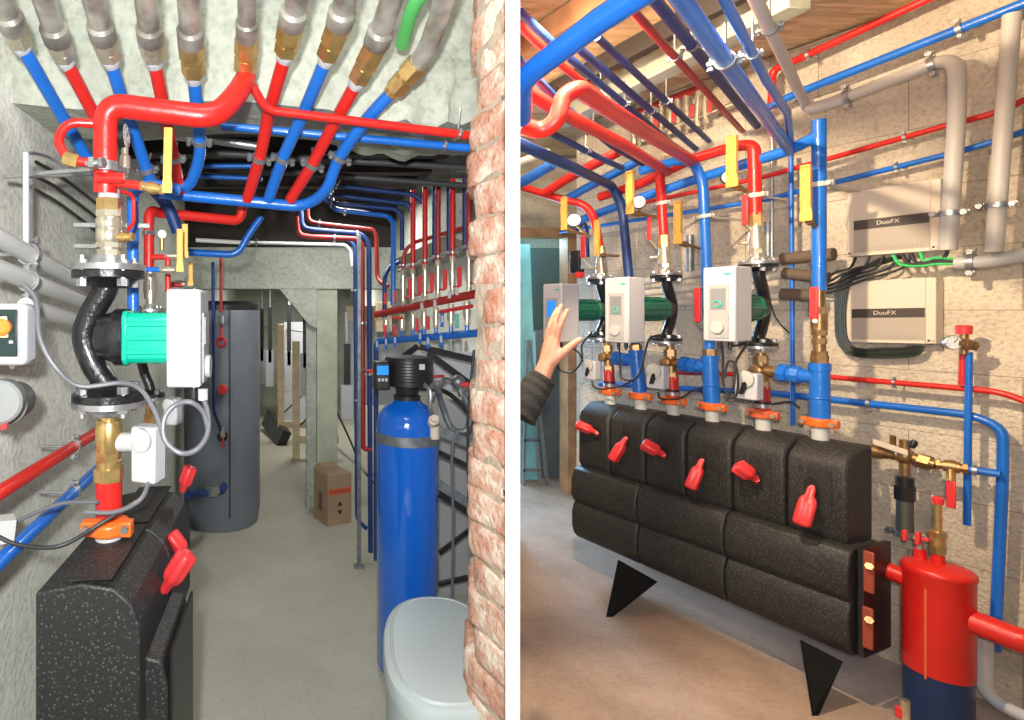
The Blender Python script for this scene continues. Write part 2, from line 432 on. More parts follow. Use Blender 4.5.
# old brick pier with jagged courses
def pier():
    m = MB(); z = -.01; i = 0; rnd = random.Random(9)
    while z < ZC-.02:
        h = .083+rnd.uniform(-.010, .010)
        x0 = .424+rnd.uniform(-.020, .022); x1 = .520
        if z < .72: x0 -= .014
        d0 = 1.25+rnd.uniform(0, .008)
        nx, ny, nz = 12, 10, 8
        tilt = rnd.uniform(-.08, .05)-(.35 if z < .95 else .12)*.6
        c = V(((x0+x1)/2, d0+.10, z+h/2)); hx, hy, hz = (x1-x0)/2, .10, h/2
        def P(a, b, cc):
            q = V((a, b, cc)); l = max(abs(a), abs(b), abs(cc))
            # superellipsoid rounding
            e = 11; nrm = (abs(a)**e+abs(b)**e+abs(cc)**e)**(1/e); q = q*(l/nrm)
            p = V((q.x*hx, q.y*hy, q.z*hz)); w = c+p
            n1 = noise.noise(w*22+V((i, 0, 0)))*.009+noise.noise(w*70)*.003
            w = w+q.normalized()*n1
            if w.x < x1: w.z += tilt*(w.x-x1)*(-.6)-tilt*.02
            if w.x > .4905: w.x = .4905
            s_ = (.4905-w.x)/.0665
            w.x += (w.y-1.25)*.36+.037*s_; w.y += .11*s_
            return w
        for ax in range(3):
            for sg in (-1, 1):
                na, nb = ((ny, nz), (nx, nz), (nx, ny))[ax]; b0 = len(m.v)
                for ia in range(na+1):
                    for ib in range(nb+1):
                        a, b = 2*ia/na-1, 2*ib/nb-1
                        m.v.append(P(*((sg, a, b), (a, sg, b), (a, b, sg))[ax]))
                for ia in range(na):
                    for ib in range(nb):
                        k = b0+ia*(nb+1)+ib; q = (k, k+nb+1, k+nb+2, k+1)
                        m.f.append(q if (sg > 0) != (ax == 1) else q[::-1])
        z += h+.002; i += 1
    me = m.build('wall_brick', BRICK, angle=75, org=V((0, 0, 0))); struct(me)
    import bmesh
    bm = bmesh.new(); bm.from_mesh(me.data); bmesh.ops.remove_doubles(bm, verts=bm.verts, dist=.0004); bmesh.ops.recalc_face_normals(bm, faces=bm.faces); bm.to_mesh(me.data); bm.free()
    mo = MB(); n = 90; b0 = 0
    for k in range(n+1):
        zz = ZC*k/n; x = .437+.008*noise.noise(V((0, 0, zz*14)))
        for p in ((x+.030, 1.365), (.4905, 1.268), (.556, 1.44), (x+.085, 1.5)): mo.v.append(V((p[0], p[1], zz)))
    for k in range(n):
        for q in range(4):
            l = (q+1) % 4; mo.f.append((k*4+q, k*4+l, k*4+4+l, k*4+4+q))
    mo.f += [(3, 2, 1, 0), (n*4, n*4+1, n*4+2, n*4+3)]
    struct(mo.build('trim_7', MORTAR, org=V((0, 0, 0))))
pier()

# ---- right-hand room
def rowbox(name, o0, o1, t0, t1, z0, z1, m, fn=struct):
    c = V((R0.x, R0.y, 0))+N*((o0+o1)/2)+D*((t0+t1)/2); c.z = (z0+z1)/2
    return fn(MB().box(c, o1-o0, t1-t0, z1-z0, N, D, EZ).build(name, m, org=V((0, 0, 0))))
rowbox('wall_right', .55, .70, -1.0, 1.66, 0, ZC, BLOCKW)
YF = 4.62
wallbox('wall_end', 2.36, 3.3, YF, YF+.1, 0, ZC, BLOCKW)
wallbox('wall_end', 1.12, 2.36, YF, YF+.1, 2.10, ZC, BLOCKW)
wallbox('wall_end', 1.12, 1.30, YF, YF+.1, 0, 2.10, BLOCKW)
wallbox('wall_beyond', 1.1, 3.4, 5.9, 6.0, 0, ZC, CONC2)
struct(MB().box(V((2.33, YF-.01, 1.05)), .075, .14, 2.10).box(V((1.83, YF-.01, 2.13)), 1.08, .14, .075).box(V((1.31, YF-.01, 1.05)), .06, .14, 2.1).build('door_1', OWOOD, bevel=.004, org=V((0, 0, 0))))
# timber under the ceiling of the right-hand room
def beam(p, q, w, h, m, name='trim_8'):
    d = (q-p); s = d.cross(EZ).normalized()
    struct(MB().box((p+q)/2, d.length, w, h, d.normalized(), s, EZ).build(name, m, bevel=.004, org=V((0, 0, 0))))
beam(PZ(560, 118, 2.68), PZ(800, -8, 2.68), .10, .12, POST)
beam(PZ(540, 98, 2.70), PZ(760, -20, 2.70), .045, .09, DARK_SHADE_W)
beam(PZ(520, 50, 2.71), PZ(640, -25, 2.71), .07, .10, OWOOD)

# ================================================================ SHARED DEVICES
def pump(label, c, A, zup, zlow, fr, motor, box, green, iron=IRON, logo=None, sc=1.0, screen=LGREY, bow=1, group=None, msq=False, side=None):
    """circulation pump: c column centre (z = motor axis), A motor direction"""
    root = thing('circulation_pump', label, 'pump', V((c.x, c.y, zlow-.03*sc)), group)
    S = side if side is not None else A.cross(EZ).normalized()
    U = V((c.x, c.y, zup)); Lw = V((c.x, c.y, zlow))
    # curved volute
    m = MB()
    bo = -A*(fr*.55)
    m.tube(catmull([U, U+(c-U)*.28+bo*.2, c+(U-c)*.35+bo*.9, c+bo*1.25, c+(Lw-c)*.45+bo*.8, Lw+(c-Lw)*.22+bo*.1, Lw], 6), fr*.34, 18)
    m.lathe([(-fr*.35, fr*.35), (-fr*.22, fr*.6), (fr*.15, fr*.72), (fr*.22, fr*.8), (motor[0], fr*.8)], c, A, 26)
    m.build('volute', iron, root, angle=50)
    for z, sg, nm in ((zup, 1, 'flange'), (zlow, -1, 'flange')):
        P = V((c.x, c.y, z))
        MB().lathe([(0, fr*.99), (fr*.18, fr*.99), (fr*.2, fr*.8), (fr*.45, fr*.5)], P, EZ*-sg, 30).build(nm, iron, root, bevel=0)
        MB().lathe([(0, fr*1.0), (fr*.16, fr*1.0), (fr*.18, fr*.9), (fr*.2, fr*.55), (fr*.42, fr*.45)], P+EZ*(sg*.002), EZ*sg, 30).build('counter_flange', STEEL, root)
        for k in range(4):
            t = math.pi/4+k*math.pi/2
            q = P+A*(fr*.78*math.cos(t))+S*(fr*.78*math.sin(t))
            b = MB().cyl(q-EZ*(fr*.42)*1, q+EZ*(fr*.42), fr*.085, seg=10)
            b.hexn(q-EZ*(sg*fr*.42), q-EZ*(sg*fr*.22), fr*.16); b.hexn(q+EZ*(sg*fr*.18), q+EZ*(sg*fr*.3), fr*.16)
            b.build('bolt', STEEL, root)
    # motor housing
    d0, d1, mr = motor
    mo = MB()
    if msq:
        h = mr
        poly = [(-h, -h*.8), (-h*.8, -h), (h*.8, -h), (h, -h*.8), (h, h*.8), (h*.8, h), (-h*.8, h), (-h, h*.8)]
        mo.prism(poly, c+A*d0, S, EZ, A*(d1-d0))
        for k in (-.55, 0, .55):
            for sg in (-1, 1):
                mo.box(c+A*((d0+d1)/2)+S*(h*1.0*sg)+EZ*(h*k), (d1-d0)*.98, .008, .012, A, S, EZ)
        mo.prism([(x*1.07, y*1.07) for x, y in poly], c+A*d0, S, EZ, A*.012)
    else:
        mo.lathe([(d0, mr*.96), (d0+.01, mr*1.04), (d0+.025, mr*1.04), (d0+.03, mr*.96), (d1-.012, mr), (d1-.01, mr*1.05), (d1, mr*1.05)], c, A, 40, 12, .03)
        for k in range(8):
            t = 2*math.pi*k/8; q = S*math.cos(t)+EZ*math.sin(t)
            mo.box(c+A*((d0+d1)/2)+q*mr, (d1-d0)*.9, .006, .006, A, q, A.cross(q))
    mo.build('motor_housing', green, root, bevel=.003 if msq else 0)
    # control box
    w, dp, h, zo, dist = box
    bc = V((c.x, c.y, 0))+A*dist; bc.z = zo
    bx = MB().box(bc, dp, w, h, A, S, EZ).build('control_box', WPLAS, root, bevel=.006)
    lid = MB().box(bc+A*(dp/2-.014), .004, w*1.012, h*1.008, A, S, EZ).build('seam', LGREY, bx)
    f = bc+A*(dp/2)
    pan = MB().box(f+A*.002-EZ*(h*.10), .004, w*.62, h*.72, A, S, EZ).build('display_panel', LGREY, bx, bevel=.0015)
    sx = MB().box(f+A*.0045+EZ*(h*.07), .003, w*.46, h*.28, A, S, EZ).build('screen', screen, bx)
    MB().cyl(f+A*.004-EZ*(h*.31), f+A*.014-EZ*(h*.31), w*.2, seg=24).build('dial', GREYP, bx)
    if logo:
        MB().torus(f+A*.0065+EZ*(h*.0)-S*(w*.0), A, w*.10, w*.025, 16, 6, .6, 6.0).build('logo', mat('turquoise_print', (.0, .45, .36), .4), bx)
        MB().box(f+A*.001+EZ*(h*.40)+S*(w*.28 if side is None else -w*.28), .002, w*.2, h*.022, A, S, EZ).build('maker_mark', mat('turquoise_print', (.0, .45, .36), .4), bx)
    for s in (-.2, .12): MB().lathe([(0, .011*sc), (.03*sc, .011*sc), (.032*sc, .007*sc), (.045*sc, .007*sc)], bc-EZ*(h/2)+S*(w*s)+A*(dp*.2), -EZ, 12).build('cable_gland', BLACK, bx)
    return root

def unionstack(mb, p, q, r, prof):
    """stack of rings between two points; prof = [(t0,t1,scale,hex?)]"""
    d = q-p
    for t0, t1, s, hx in prof:
        (mb.hexn if hx else mb.cyl)(p+d*t0, p+d*t1, r*s)
    return mb
VALVE = [(0, .14, 1.12, 1), (.12, .26, .85, 0), (.24, .40, 1.2, 0), (.38, .62, 1.35, 0), (.60, .76, 1.15, 0), (.74, .86, .9, 0), (.84, 1, 1.15, 1)]

def butterfly(p, q, r, parent, name='valve_handle', m=SIGRED):
    """chunky fluted grip from narrow stem end p to broad end q"""
    L = (q-p).length
    o = MB().lathe([(0, r*.35), (L*.04, r*.45), (L*.22, r*.5), (L*.30, r*.85), (L*.42, r), (L*.92, r*1.02), (L*.97, r*.85), (L, r*.5)], p, q-p, 36, 4, .14).build(name, m, parent, angle=50)
    return o
def yhandle(p, q, w, side, parent, m=YEL, name='lever'):
    """flat ribbed lever from hub p to tip q"""
    d = q-p; a = d.normalized(); s = (side-a*side.dot(a)).normalized(); n = a.cross(s)
    mb = MB()
    mb.prism([(-w*.5, 0), (w*.5, 0), (w*.5, d.length*.12), (w*.38, d.length*.3), (w*.36, d.length), (-w*.36, d.length), (-w*.38, d.length*.3), (-w*.5, d.length*.12)], p-n*(w*.09), s, a, n*(w*.18))
    for k in (-1, 1): mb.box(p+d*.62+s*(w*.36*k), w*.1, d.length*.76, w*.4, s, a, n)
    mb.box(q-a*w*.1, w*.72, w*.2, w*.45, s, a, n)
    return mb.build(name, m, parent, bevel=w*.04)
def gauge(root, c, fc, r, needle=.5):
    fc = fc.normalized(); a, b = frame(fc)
    MB().lathe([(-r*.5, r*.85), (-r*.45, r), (0, r), (r*.06, r*.95), (r*.02, r*.9)], c, fc, 28).build('gauge_case', BLACK if needle < .9 else STEEL, root)
    MB().cyl(c, c+fc*(r*.05), r*.88, seg=28).build('dial', GLASSW, root)
    up = (EZ-fc*EZ.dot(fc)).normalized(); s = up.cross(fc)
    m = MB().box(c+fc*(r*.08)+(up*.25+s*.2)*r, r*.08, r*.7, r*.03, (s*.8-up*.6), (up*.8+s*.6), fc)
    for k in range(9):
        t = -2.3+k*4.6/8; dd = up*math.cos(t)+s*math.sin(t)
        m.box(c+fc*(r*.07)+dd*r*.72, r*.05, r*.16, r*.03, dd.cross(fc), dd, fc)
    m.build('needle', BLACK, root)
def cable(pts, r, m, label, name='cable', group=None):
    o = MB().tube(catmull(pts, 8), r, 8).build(name, m); return tag(o, label, 'cable', group)
def actuator(label, c, A, w, h, dp, knob=True):
    """white valve actuator, A = direction its face looks"""
    S = A.cross(EZ).normalized()
    root = thing('valve_actuator', label, 'actuator', c-EZ*h/2)
    MB().box(c, dp, w, h, A, S, EZ).build('housing', WPLAS, root, bevel=.006)
    MB().lathe([(0, w*.42), (dp*.3, w*.42), (dp*.34, w*.34)], c+EZ*(h*.28)+A*(dp*.42), A, 28).build('scale_disc', GREYP, root)
    if knob: MB().prism([(-w*.10, -h*.30), (w*.08, -h*.34), (w*.14, h*.12), (w*.02, h*.2), (-w*.12, h*.12)], c+A*(dp*.5), (S*.9+EZ*.35).normalized(), (EZ*.9-S*.35).normalized(), A*.014).build('knob', BLACK, root, bevel=.002)
    return root

# ================================================================ LEFT ROOM: PIPES OVER THE HEADER
def yl(v): return 1.2+.0025*max(v, -40)
def LL(u, v, dy=0): return W(u, v, yl(v)+dy)
TOP = [ # colour, steel from-to, brass to, pipe points, names
 (BLUE, (-12, -30), (15, 30), (21, 45), [(82, 150), (118, 205)], 'blue heating pipe in the top left corner, leftmost on the concrete header', 0),
 (RED, (34, -30), (58, 42), (65, 60), [(96, 118), (112, 150)], 'red heating pipe second from the left on the concrete header, silver coupling on top', 0),
 (BLUE, (86, -30), (104, 40), (110, 60), [(124, 105), (140, 150), (152, 185)], 'blue heating pipe third from the left on the header, passing behind the thick red pipe', .86),
 (RED, (142, -30), (151, 42), (154, 60), [(163, 105), (172, 150), (180, 192)], 'red heating pipe fourth from the left on the header, crossing behind the thick red pipe', .72),
 (BLUE, (187, -30), (191, 44), (194, 78), [(197, 110), (201, 155), (190, 186), (172, 187)], 'blue heating pipe with a brass union on the header that bends left below its clamp', .48),
 (RED, (303, -30), (291, 26), (285, 56), [(268, 115), (262, 150), (247, 200)], 'red heating pipe just right of the thick red pipe tee on the header', .68),
 (BLUE, (352, -30), (339, 26), (326, 60), [(304, 112), (284, 155), (268, 200)], 'blue heating pipe with a tilted brass union, between two red ones on the header', .68),
 (RED, (402, -30), (376, 45), (356, 84), [(336, 120), (312, 165), (290, 200)], 'red heating pipe slanting left from the second fitting from the right on the header', .66),
]
for col, s0, s1, b1, pts, lab, cl in TOP:
    P = [LL(*b1)]+[LL(*q) for q in pts]
    brass = 'brass' in lab or b1[0] > 280
    o = pipe(P, .0172, col, label=lab, clamps=[cl] if cl else [], back=EY+EZ, rod=.08, br=.05, group='heating pipes hanging on the concrete header')
    A, B, Cc = LL(*s0), LL(*s1), LL(*b1); d = (B-A).normalized(); A = B-d*((2.75-B.z)/-d.z)
    MB().lathe([(0, .025), ((B-A).length-.05, .025), ((B-A).length-.042, .0315), ((B-A).length-.006, .0315), ((B-A).length, .028)], A, d, 22).build('steel_coupling', SILVER, o)
    m = MB(); e = (Cc-B)
    m.hexn(B, B+e*.42, .0315).cyl(B+e*.40, B+e*.55, .026).hexn(B+e*.52, B+e*.86, .029)
    m.build('union_nut', BRASS if b1[0] > 180 or b1[0] == 0 else NICK, o)
    MB().lathe([(0, .022), (.008, .0235), (.02, .020), (.028, .018)], B+e*.84, e, 18).build('thread_sealant', WPLAS, o)
# rightmost one with the swept bend
o = pipe([LL(392, 92), LL(362, 124), LL(336, 162), LL(328, 190, -.02), LL(305, 207, .0), W(160, 193, 1.69)], .0172, BLUE, label='long blue heating pipe running along below the clamps and turning up to the rightmost fitting', clamps=[.27], back=EY+EZ, rod=.08, br=.07)
m = MB().tube([LL(450, -20)+(LL(450, -20)-LL(438, 20))*((2.75-LL(450, -20).z)/(LL(450, -20).z-LL(438, 20).z)), LL(450, -20), LL(438, 20), LL(428, 48), LL(417, 64)], .023, 18, br=.05).build('steel_coupling', SILVER, o)
B, Cc = LL(417, 64), LL(392, 92); e = Cc-B
MB().hexn(B, B+e*.4, .0295).cyl(B+e*.4, B+e*.55, .024).hexn(B+e*.52, B+e*.9, .027).cyl(B+e*.88, B+e*1.06, .0205).build('union_nut', BRASS, o)
MB().tube([LL(440, -20, .09)+V((0, 0, .57)), LL(432, -20, .09), LL(412, 8, .08), LL(402, 45, .09)], .017, 12, br=.03).build('flexible_tail', mat('green_rubber', (.08, .38, .10), .4), o)

# thick red pipe with tee
o = pipe([W(105.5, 193, 1.27), W(105.5, 104, 1.25), W(214, 118, 1.27), W(236, 96, 1.32), W(246, 78, 1.385)], .0265, RED, label='thick glossy red pipe rising above the large pump and bending right to a tee', br=.045, seg=24)
clampmesh(W(105.5, 168, 1.26), EZ, .0265, EX*-1+EY*.3, .28).build('pipe_clamp', STEEL, o)
A, B, Cc = LL(247, -30), LL(247, 38), LL(245, 76); A = B+(A-B)*((2.75-B.z)/(A.z-B.z))
MB().lathe([(0, .021), ((B-A).length-.05, .021), ((B-A).length-.045, .026), ((B-A).length, .026)], A, B-A, 22).build('steel_coupling', SILVER, o)
e = Cc-B
MB().hexn(B, B+e*.4, .029).cyl(B+e*.38, B+e*.5, .024).hexn(B+e*.48, B+e*.85, .028).cyl(B+e*.84, B+e*1.05, .021).build('union_nut', BRASS, o)
MB().tube([W(250, 82, 1.38), W(266, 110, 1.42), W(330, 118, 1.45), W(480, 137, 1.49)], .0115, 14, br=.03).build('branch_pipe', RED, o)
clampmesh(W(458, 134, 1.487), W(480, 137, 1.49)-W(330, 118, 1.45), .0115, EZ, .07).build('pipe_clamp', STEEL, o)
MB().tube([W(100, 124, 1.26), W(68, 122, 1.24), W(56, 140, 1.23), W(68, 160, 1.23), W(98, 164, 1.26)], .0105, 12, br=.03).build('bypass_loop', RED, o)
MB().hexn(W(64, 158, 1.23), W(78, 162, 1.235), .016).build('brass_plug', BRASS, o)
MB().tube([W(105, 181, 1.26), W(142, 186, 1.26)], .0100, 12).build('side_branch', RED, o)
MB().cyl(W(97, 178, 1.24), W(124, 178, 1.24), .012).build('boss', RED, o)
# small ball valve with yellow lever on that branch
v = thing('ball_valve', 'brass ball valve with an upright yellow lever at the end of the short red branch', 'valve', W(150, 192, 1.26))
unionstack(MB(), W(141, 186, 1.26), W(164, 190, 1.26), .0105, VALVE).build('valve_body', BRASS, v)
yhandle(W(167, 193, 1.24), W(168.5, 128, 1.24), .022, EX, v)
# pressure gauge
g = thing('pressure_gauge', 'black cased pressure gauge tucked right of the thick red riser', 'gauge', W(124, 178, 1.30))
gauge(g, W(126, 136, 1.30), V((1, -.02, 0)), .030)
MB().lathe([(0, .006), (.02, .008), (.022, .013), (.05, .012), (.055, .008), (.085, .008)], W(125, 178, 1.30), EZ, 14).build('stem', NICK, g)

# other pipes under the dark ceiling
pipe([W(222, 126, 1.60), W(480, 149, 1.60)], .0115, BLUE, label='bright blue pipe running level across the passage just under the header', clamps=[.86], back=EZ, rod=.08)
pipe([W(133, 330, 1.50), W(133, 190, 1.50), W(150, 184, 1.52), W(180, 190, 1.52)], .0155, BLUE, label='blue riser behind the large pump, right beside its upper flange', br=.02, clamps=[.3], back=-EX)
pipe([W(149, 268, 1.75), W(149, 210, 1.75), W(160, 213, 1.8), W(240, 221, 1.9), W(243, 205, 1.9)], .0165, RED, label='red riser over the second pump that turns right at the top', br=.03, clamps=[.2], back=-EX)
pipe([W(150, 185, 1.75), W(168, 205, 1.78), W(178, 232, 1.8)], .02, SHADEBLUE, label='short dark blue pipe bending down behind the yellow lever valve')
pipe([W(180, 252, 2.2), W(238, 255, 2.2), W(248, 235, 2.2), W(262, 216, 2.2)], .0135, BLUE, label='blue pipe turning up at its right end above the grey tank', br=.05)
pipe([W(200, 166, 2.3), W(262, 166, 2.3)], .010, BLUE, label='short level blue pipe under the joists, higher of two')
pipe([W(200, 176, 2.4), W(262, 179, 2.4)], .010, BLUE, label='short level blue pipe under the joists, lower of two')
pipe([W(196, 240, 2.6), W(250, 243, 2.6)], .010, mat('pale_conduit', (.62, .63, .60), .4), name='conduit', label='pale conduit above the grey tank', cat='conduit')
pipe([W(138, 131, 1.95), W(198, 138, 1.95)], .017, STEEL, name='steel_rail', label='bright steel rail left of centre behind the thick red pipe', cat='rail')
pipe([W(214, 140, 1.95), W(262, 147, 1.95)], .015, STEEL, name='steel_rail', label='bright steel rail under the joists right of the thick red pipe', cat='rail')
for k, (u0, v0, u1, v1, y) in enumerate(((196, 152, 470, 168, 2.1), (260, 170, 470, 186, 2.3))):
    pipe([W(u0, v0, y), W(u1, v1, y)], .012, mat('dark_conduit', (.05, .05, .055), .5), name='conduit', label=('dark conduit under the joists nearest the header', 'dark conduit under the joists behind the nearest one')[k], cat='conduit')

# bundle running to the right-hand manifolds (blue and red, each bending down)
TOB = [
 (BLUE, [(346, 211, 2.9), (388, 216, 2.9), (393.5, 222, 2.88), (393, 305, 2.88)], .0125, 'long blue pipe bending down beside the leftmost red riser of the manifold'),
 (SHADEBLUE, [(338, 204, 2.8), (396, 209, 2.8), (402, 216, 2.8), (402, 250, 2.8)], .0115, 'second blue pipe of the overhead bundle, bending down beside it'),
 (SHADEBLUE, [(342, 196, 2.75), (408, 204, 2.75), (412, 212, 2.75)], .0115, 'third blue pipe of the overhead bundle'),
 (SHADEBLUE, [(348, 187, 2.7), (416, 195, 2.7), (423, 203, 2.7)], .0115, 'topmost blue pipe of the overhead bundle'),
 (DRED, [(322, 224, 3.2), (374, 230, 3.2), (376.5, 238, 3.2), (377, 280, 3.15), (388, 286, 3.05)], .0125, 'red pipe stepping down left of the manifold'),
 (SHADEBLUE, [(316, 230, 3.3), (362, 234, 3.3), (369, 244, 3.3), (370.5, 552, 3.3)], .0145, 'tall blue pipe dropping to the floor right of the tall red pipe'),
 (DRED, [(312, 237, 3.35), (358, 239, 3.35), (362, 246, 3.35), (363, 449, 3.3), (372, 449, 3.3)], .0155, 'tall red pipe dropping beside the steel strut'),
 (SHADEBLUE, [(348, 240, 3.45), (355, 246, 3.45), (357, 520, 3.4), (366, 528, 3.3)], .0125, 'tall blue pipe left of the tall red pipe, right behind the strut'),
 (SHADEBLUE, [(384, 341, 3.0), (376, 342, 3.05), (376, 560, 3.05)], .0135, 'blue pipe dropping from the left end of the lower manifold'),
 (mat('pale_conduit', (.62, .63, .60), .4), [(232, 242, 3.5), (346, 245, 3.5), (351, 252, 3.5), (352, 266, 3.5)], .0105, 'pale grey conduit crossing in front of the far beam'),
]
for m_, pts, r, lab in TOB:
    long = len(pts) > 3 and pts[-1][1] > 400
    if pts[0][1] < 240 and 'conduit' not in lab:
        u_, v_, y_ = pts[0]; pts = [(u_-15, v_-20, y_), (u_-14, v_-2, y_)]+pts
    pipe([W(*p) for p in pts], r, m_, label=lab, br=.06, clamps=[.18] + ([.55] if long else []), back=EY, rod=0, name='conduit' if 'conduit' in lab else 'heating_pipe', cat='conduit' if 'conduit' in lab else 'pipe')
# steel strut on the floor
st = MB().box(V((.432, 3.27, .97)), .02, .03, 1.94).box(V((.432, 3.27, .004)), .06, .06, .008)
tag(st.build('steel_strut', DSTEEL, bevel=.002), 'galvanised steel strut standing left of the tall blue and red pipes', 'strut')

# ---- manifolds
def mfp(u, v, back=0):
    k = (u-U0)/F; s = (3*k-.48)/(.32+.64*k)
    p = V((.48+.32*s, 3-.64*s+back, 0)); return W(u, v, p.y)
RU = [403, 413, 425, 438, 452.5, 469]
def barv(u): return 314-(u-378)*(21/102)
def bluev(u): return 341.5-(u-378)*.085
tops = [252, 190, 187, 182, 179, 177]; bots = [272, 270, 266, 262, 258, 252]
ordn = ['leftmost', 'second from the left', 'third from the left', 'third from the right', 'second from the right', 'rightmost']
for i, u in enumerate(RU):
    P = [mfp(u, tops[i]), mfp(u, bots[i])]
    if i == 0: P = [mfp(470, 226, .1), mfp(412, 243, .05), mfp(404, 252), mfp(u, bots[i])]
    pipe(P, .0125 if i else .010, RED if i in (1, 2, 4) else DRED, label='red riser above the upper manifold, %s of the six' % ordn[i], clamps=[.93], back=EY, br=.03, group='red risers above the upper manifold', seg=12)
for i, (u, v0, v1) in enumerate(((434.5, 184, 262), (449, 180, 256), (465, 178, 250), (384.5, 275, 318))):
    if i == 3: P = [mfp(400, 262, .12), mfp(390, 266, .08), mfp(384.5, 277), mfp(384.5, 318)]
    else: P = [mfp(u, v0, .06), mfp(u, v1, .06)]
    pipe(P, .0115, SHADEBLUE, label=('blue riser between the middle pair of red risers', 'blue riser left of the second red riser from the right', 'blue riser beside the brick pier left of the rightmost red riser', 'short blue riser arching over at the left end of the manifold')[i], br=.03, seg=12)
up = thing('upper_manifold', 'red distribution manifold with six nickel valves and red levers, above the blue one', 'manifold', mfp(430, 303))
MB().tube([mfp(376, barv(376)), mfp(484, barv(484))], .0185, 16).build('manifold_bar', DRED, up)
for i, u in enumerate(RU):
    vb = MB(); unionstack(vb, mfp(u, barv(u)-3), mfp(u, bots[i]-2), .012, VALVE).build('valve_body', NICK, up)
    lv = MB().box(mfp(u+7, barv(u)-22, -.03), .018, .010, .085, EX, EY, EZ).cyl(mfp(u, barv(u)-12), mfp(u+7, barv(u)-12, -.03), .005, seg=8)
    lv.build('lever', SIGRED, up, bevel=.003)
    if i in (2, 3, 4, 5): MB().box(mfp(u-3 if i != 5 else u-12, barv(u)+(-4 if i > 3 else 2), -.03), .015, .006, .034).build('flow_gauge', WPLAS, up, bevel=.002)
for u in (395, 385): MB().box(mfp(u, barv(u)-14, -.03), .014, .01, .06).build('lever', SIGRED, up, bevel=.003)
MB().tube([mfp(398, 271), mfp(474, 243)], .008, 10).build('mounting_rail', STEEL, up)
lo = thing('lower_manifold', 'blue distribution manifold with nickel valves and red and blue levers, under the red one', 'manifold', mfp(430, 345))
MB().tube([mfp(378, bluev(378)), mfp(484, bluev(484))], .0165, 16).build('manifold_bar', BLUE, lo)
for i, u in enumerate((386, 402, 413, 424, 436, 451, 467)):
    t = barv(u)+5; vb = MB(); unionstack(vb, mfp(u, bluev(u)-9), mfp(u, t), .013, VALVE).build('valve_body', NICK, lo)
    MB().cyl(mfp(u, bluev(u)-10), mfp(u, bluev(u)), .009, seg=10).build('stub', BLUE, lo)
for i, (u, v, c) in enumerate(((385, 331, SIGRED), (395, 331, SIGRED), (417, 325, SIGRED), (428, 323, SIGRED), (442, 320, BLUE), (457, 321, mat('pale_teal_plastic', (.12, .5, .45), .4)), (420, 337, BLUE), (428, 342, BLUE), (441, 340, BLUE), (377, 345, BLUE), (386, 343, BLUE), (395, 341, BLUE))):
    l = MB().box(mfp(u, v, -.035), .016, .010, .062).build('lever', c, lo, bevel=.003)
    if c is BLUE: MB().box(mfp(u, v-1, -.042), .010, .004, .03).build('label_plate', WPLAS, l)
MB().tube([mfp(440, 312, -.02), mfp(472, 306, -.02)], .009, 10).build('return_pipe', SIGRED, lo)
MB().tube([mfp(394, 318, -.02), mfp(402, 318, -.02)], .008, 10).build('return_pipe', SIGRED, lo)
# wall pipework glimpsed behind: three grey vertical conduits
for i, u in enumerate((434, 445, 457)):
    pipe([W(u, 336, 3.1), W(u, 352, 3.1)], .028, GREYP, name='conduit', label='short grey pipe below the lower manifold, %s of three' % ('left', 'middle', 'right')[i], cat='conduit', group='short grey pipes below the lower manifold')

# ---- black and steel brackets behind the softener
def bar(p, q, w, t, m, lab, name='bracket', cat='bracket'):
    d = (q-p).normalized(); s = d.cross(EY).normalized()
    return tag(MB().box((p+q)/2, (q-p).length, w, t, d, s, d.cross(s)).build(name, m, bevel=.001), lab, cat)
bar(W(396, 362, 2.75), W(418, 346, 2.7), .03, .004, BLACK, 'short black diagonal brace left above the softener head')
bar(W(428, 353, 2.6), W(470, 384, 2.6), .03, .004, BLACK, 'black diagonal brace sloping down to the right above the hoses')
bar(W(420, 347, 2.65), W(474, 360, 2.65), .03, .02, BLACK, 'level black bracket under the lower manifold')
bar(W(437, 430, 2.35), W(476, 446, 2.35), .04, .02, DSTEEL, 'perforated grey steel shelf rail level with the steel strap')
bar(W(437, 483, 2.4), W(484, 514, 2.4), .035, .03, DSTEEL, 'galvanised steel angle sloping right of the blue vessel')
bar(W(438, 493, 2.42), W(484, 520, 2.42), .03, .03, BLACK, 'black angle beneath the sloping galvanised one')
bar(W(439, 553, 2.6), W(476, 525, 2.6), .022, .01, BLACK, 'thin black stay rising to the right beside the blue vessel')
bar(W(438, 584, 2.6), W(474, 576, 2.6), .018, .018, BLACK, 'low black rail near the bottom of the blue vessel')
bar(W(438, 452, 2.45), W(476, 470, 2.45), .022, .02, BLACK, 'black rail below the perforated shelf rail')
def panel_box(u0, v0, u1, v1, y, d, m, name, lab, cat):
    a = W(u0, v0, y); b = W(u1, v1, y)
    return tag(MB().box(V(((a.x+b.x)/2, y+d/2, (a.z+b.z)/2)), b.x-a.x, d, a.z-b.z).build(name, m, bevel=.003), lab, cat)
panel_box(416, 352, 476, 392, 2.95, .03, WPLAS, 'wall_panel', 'white panel on the wall behind the diagonal black brace', 'panel')
panel_box(376, 302, 392, 332, 3.5, .03, WOOD, 'wall_board', 'pale board on the wall at the left end of the manifolds', 'board')
panel_box(438, 400, 478, 700, 2.95, .02, LGREY, 'wall_board', 'grey board behind the hoses and brackets', 'board')

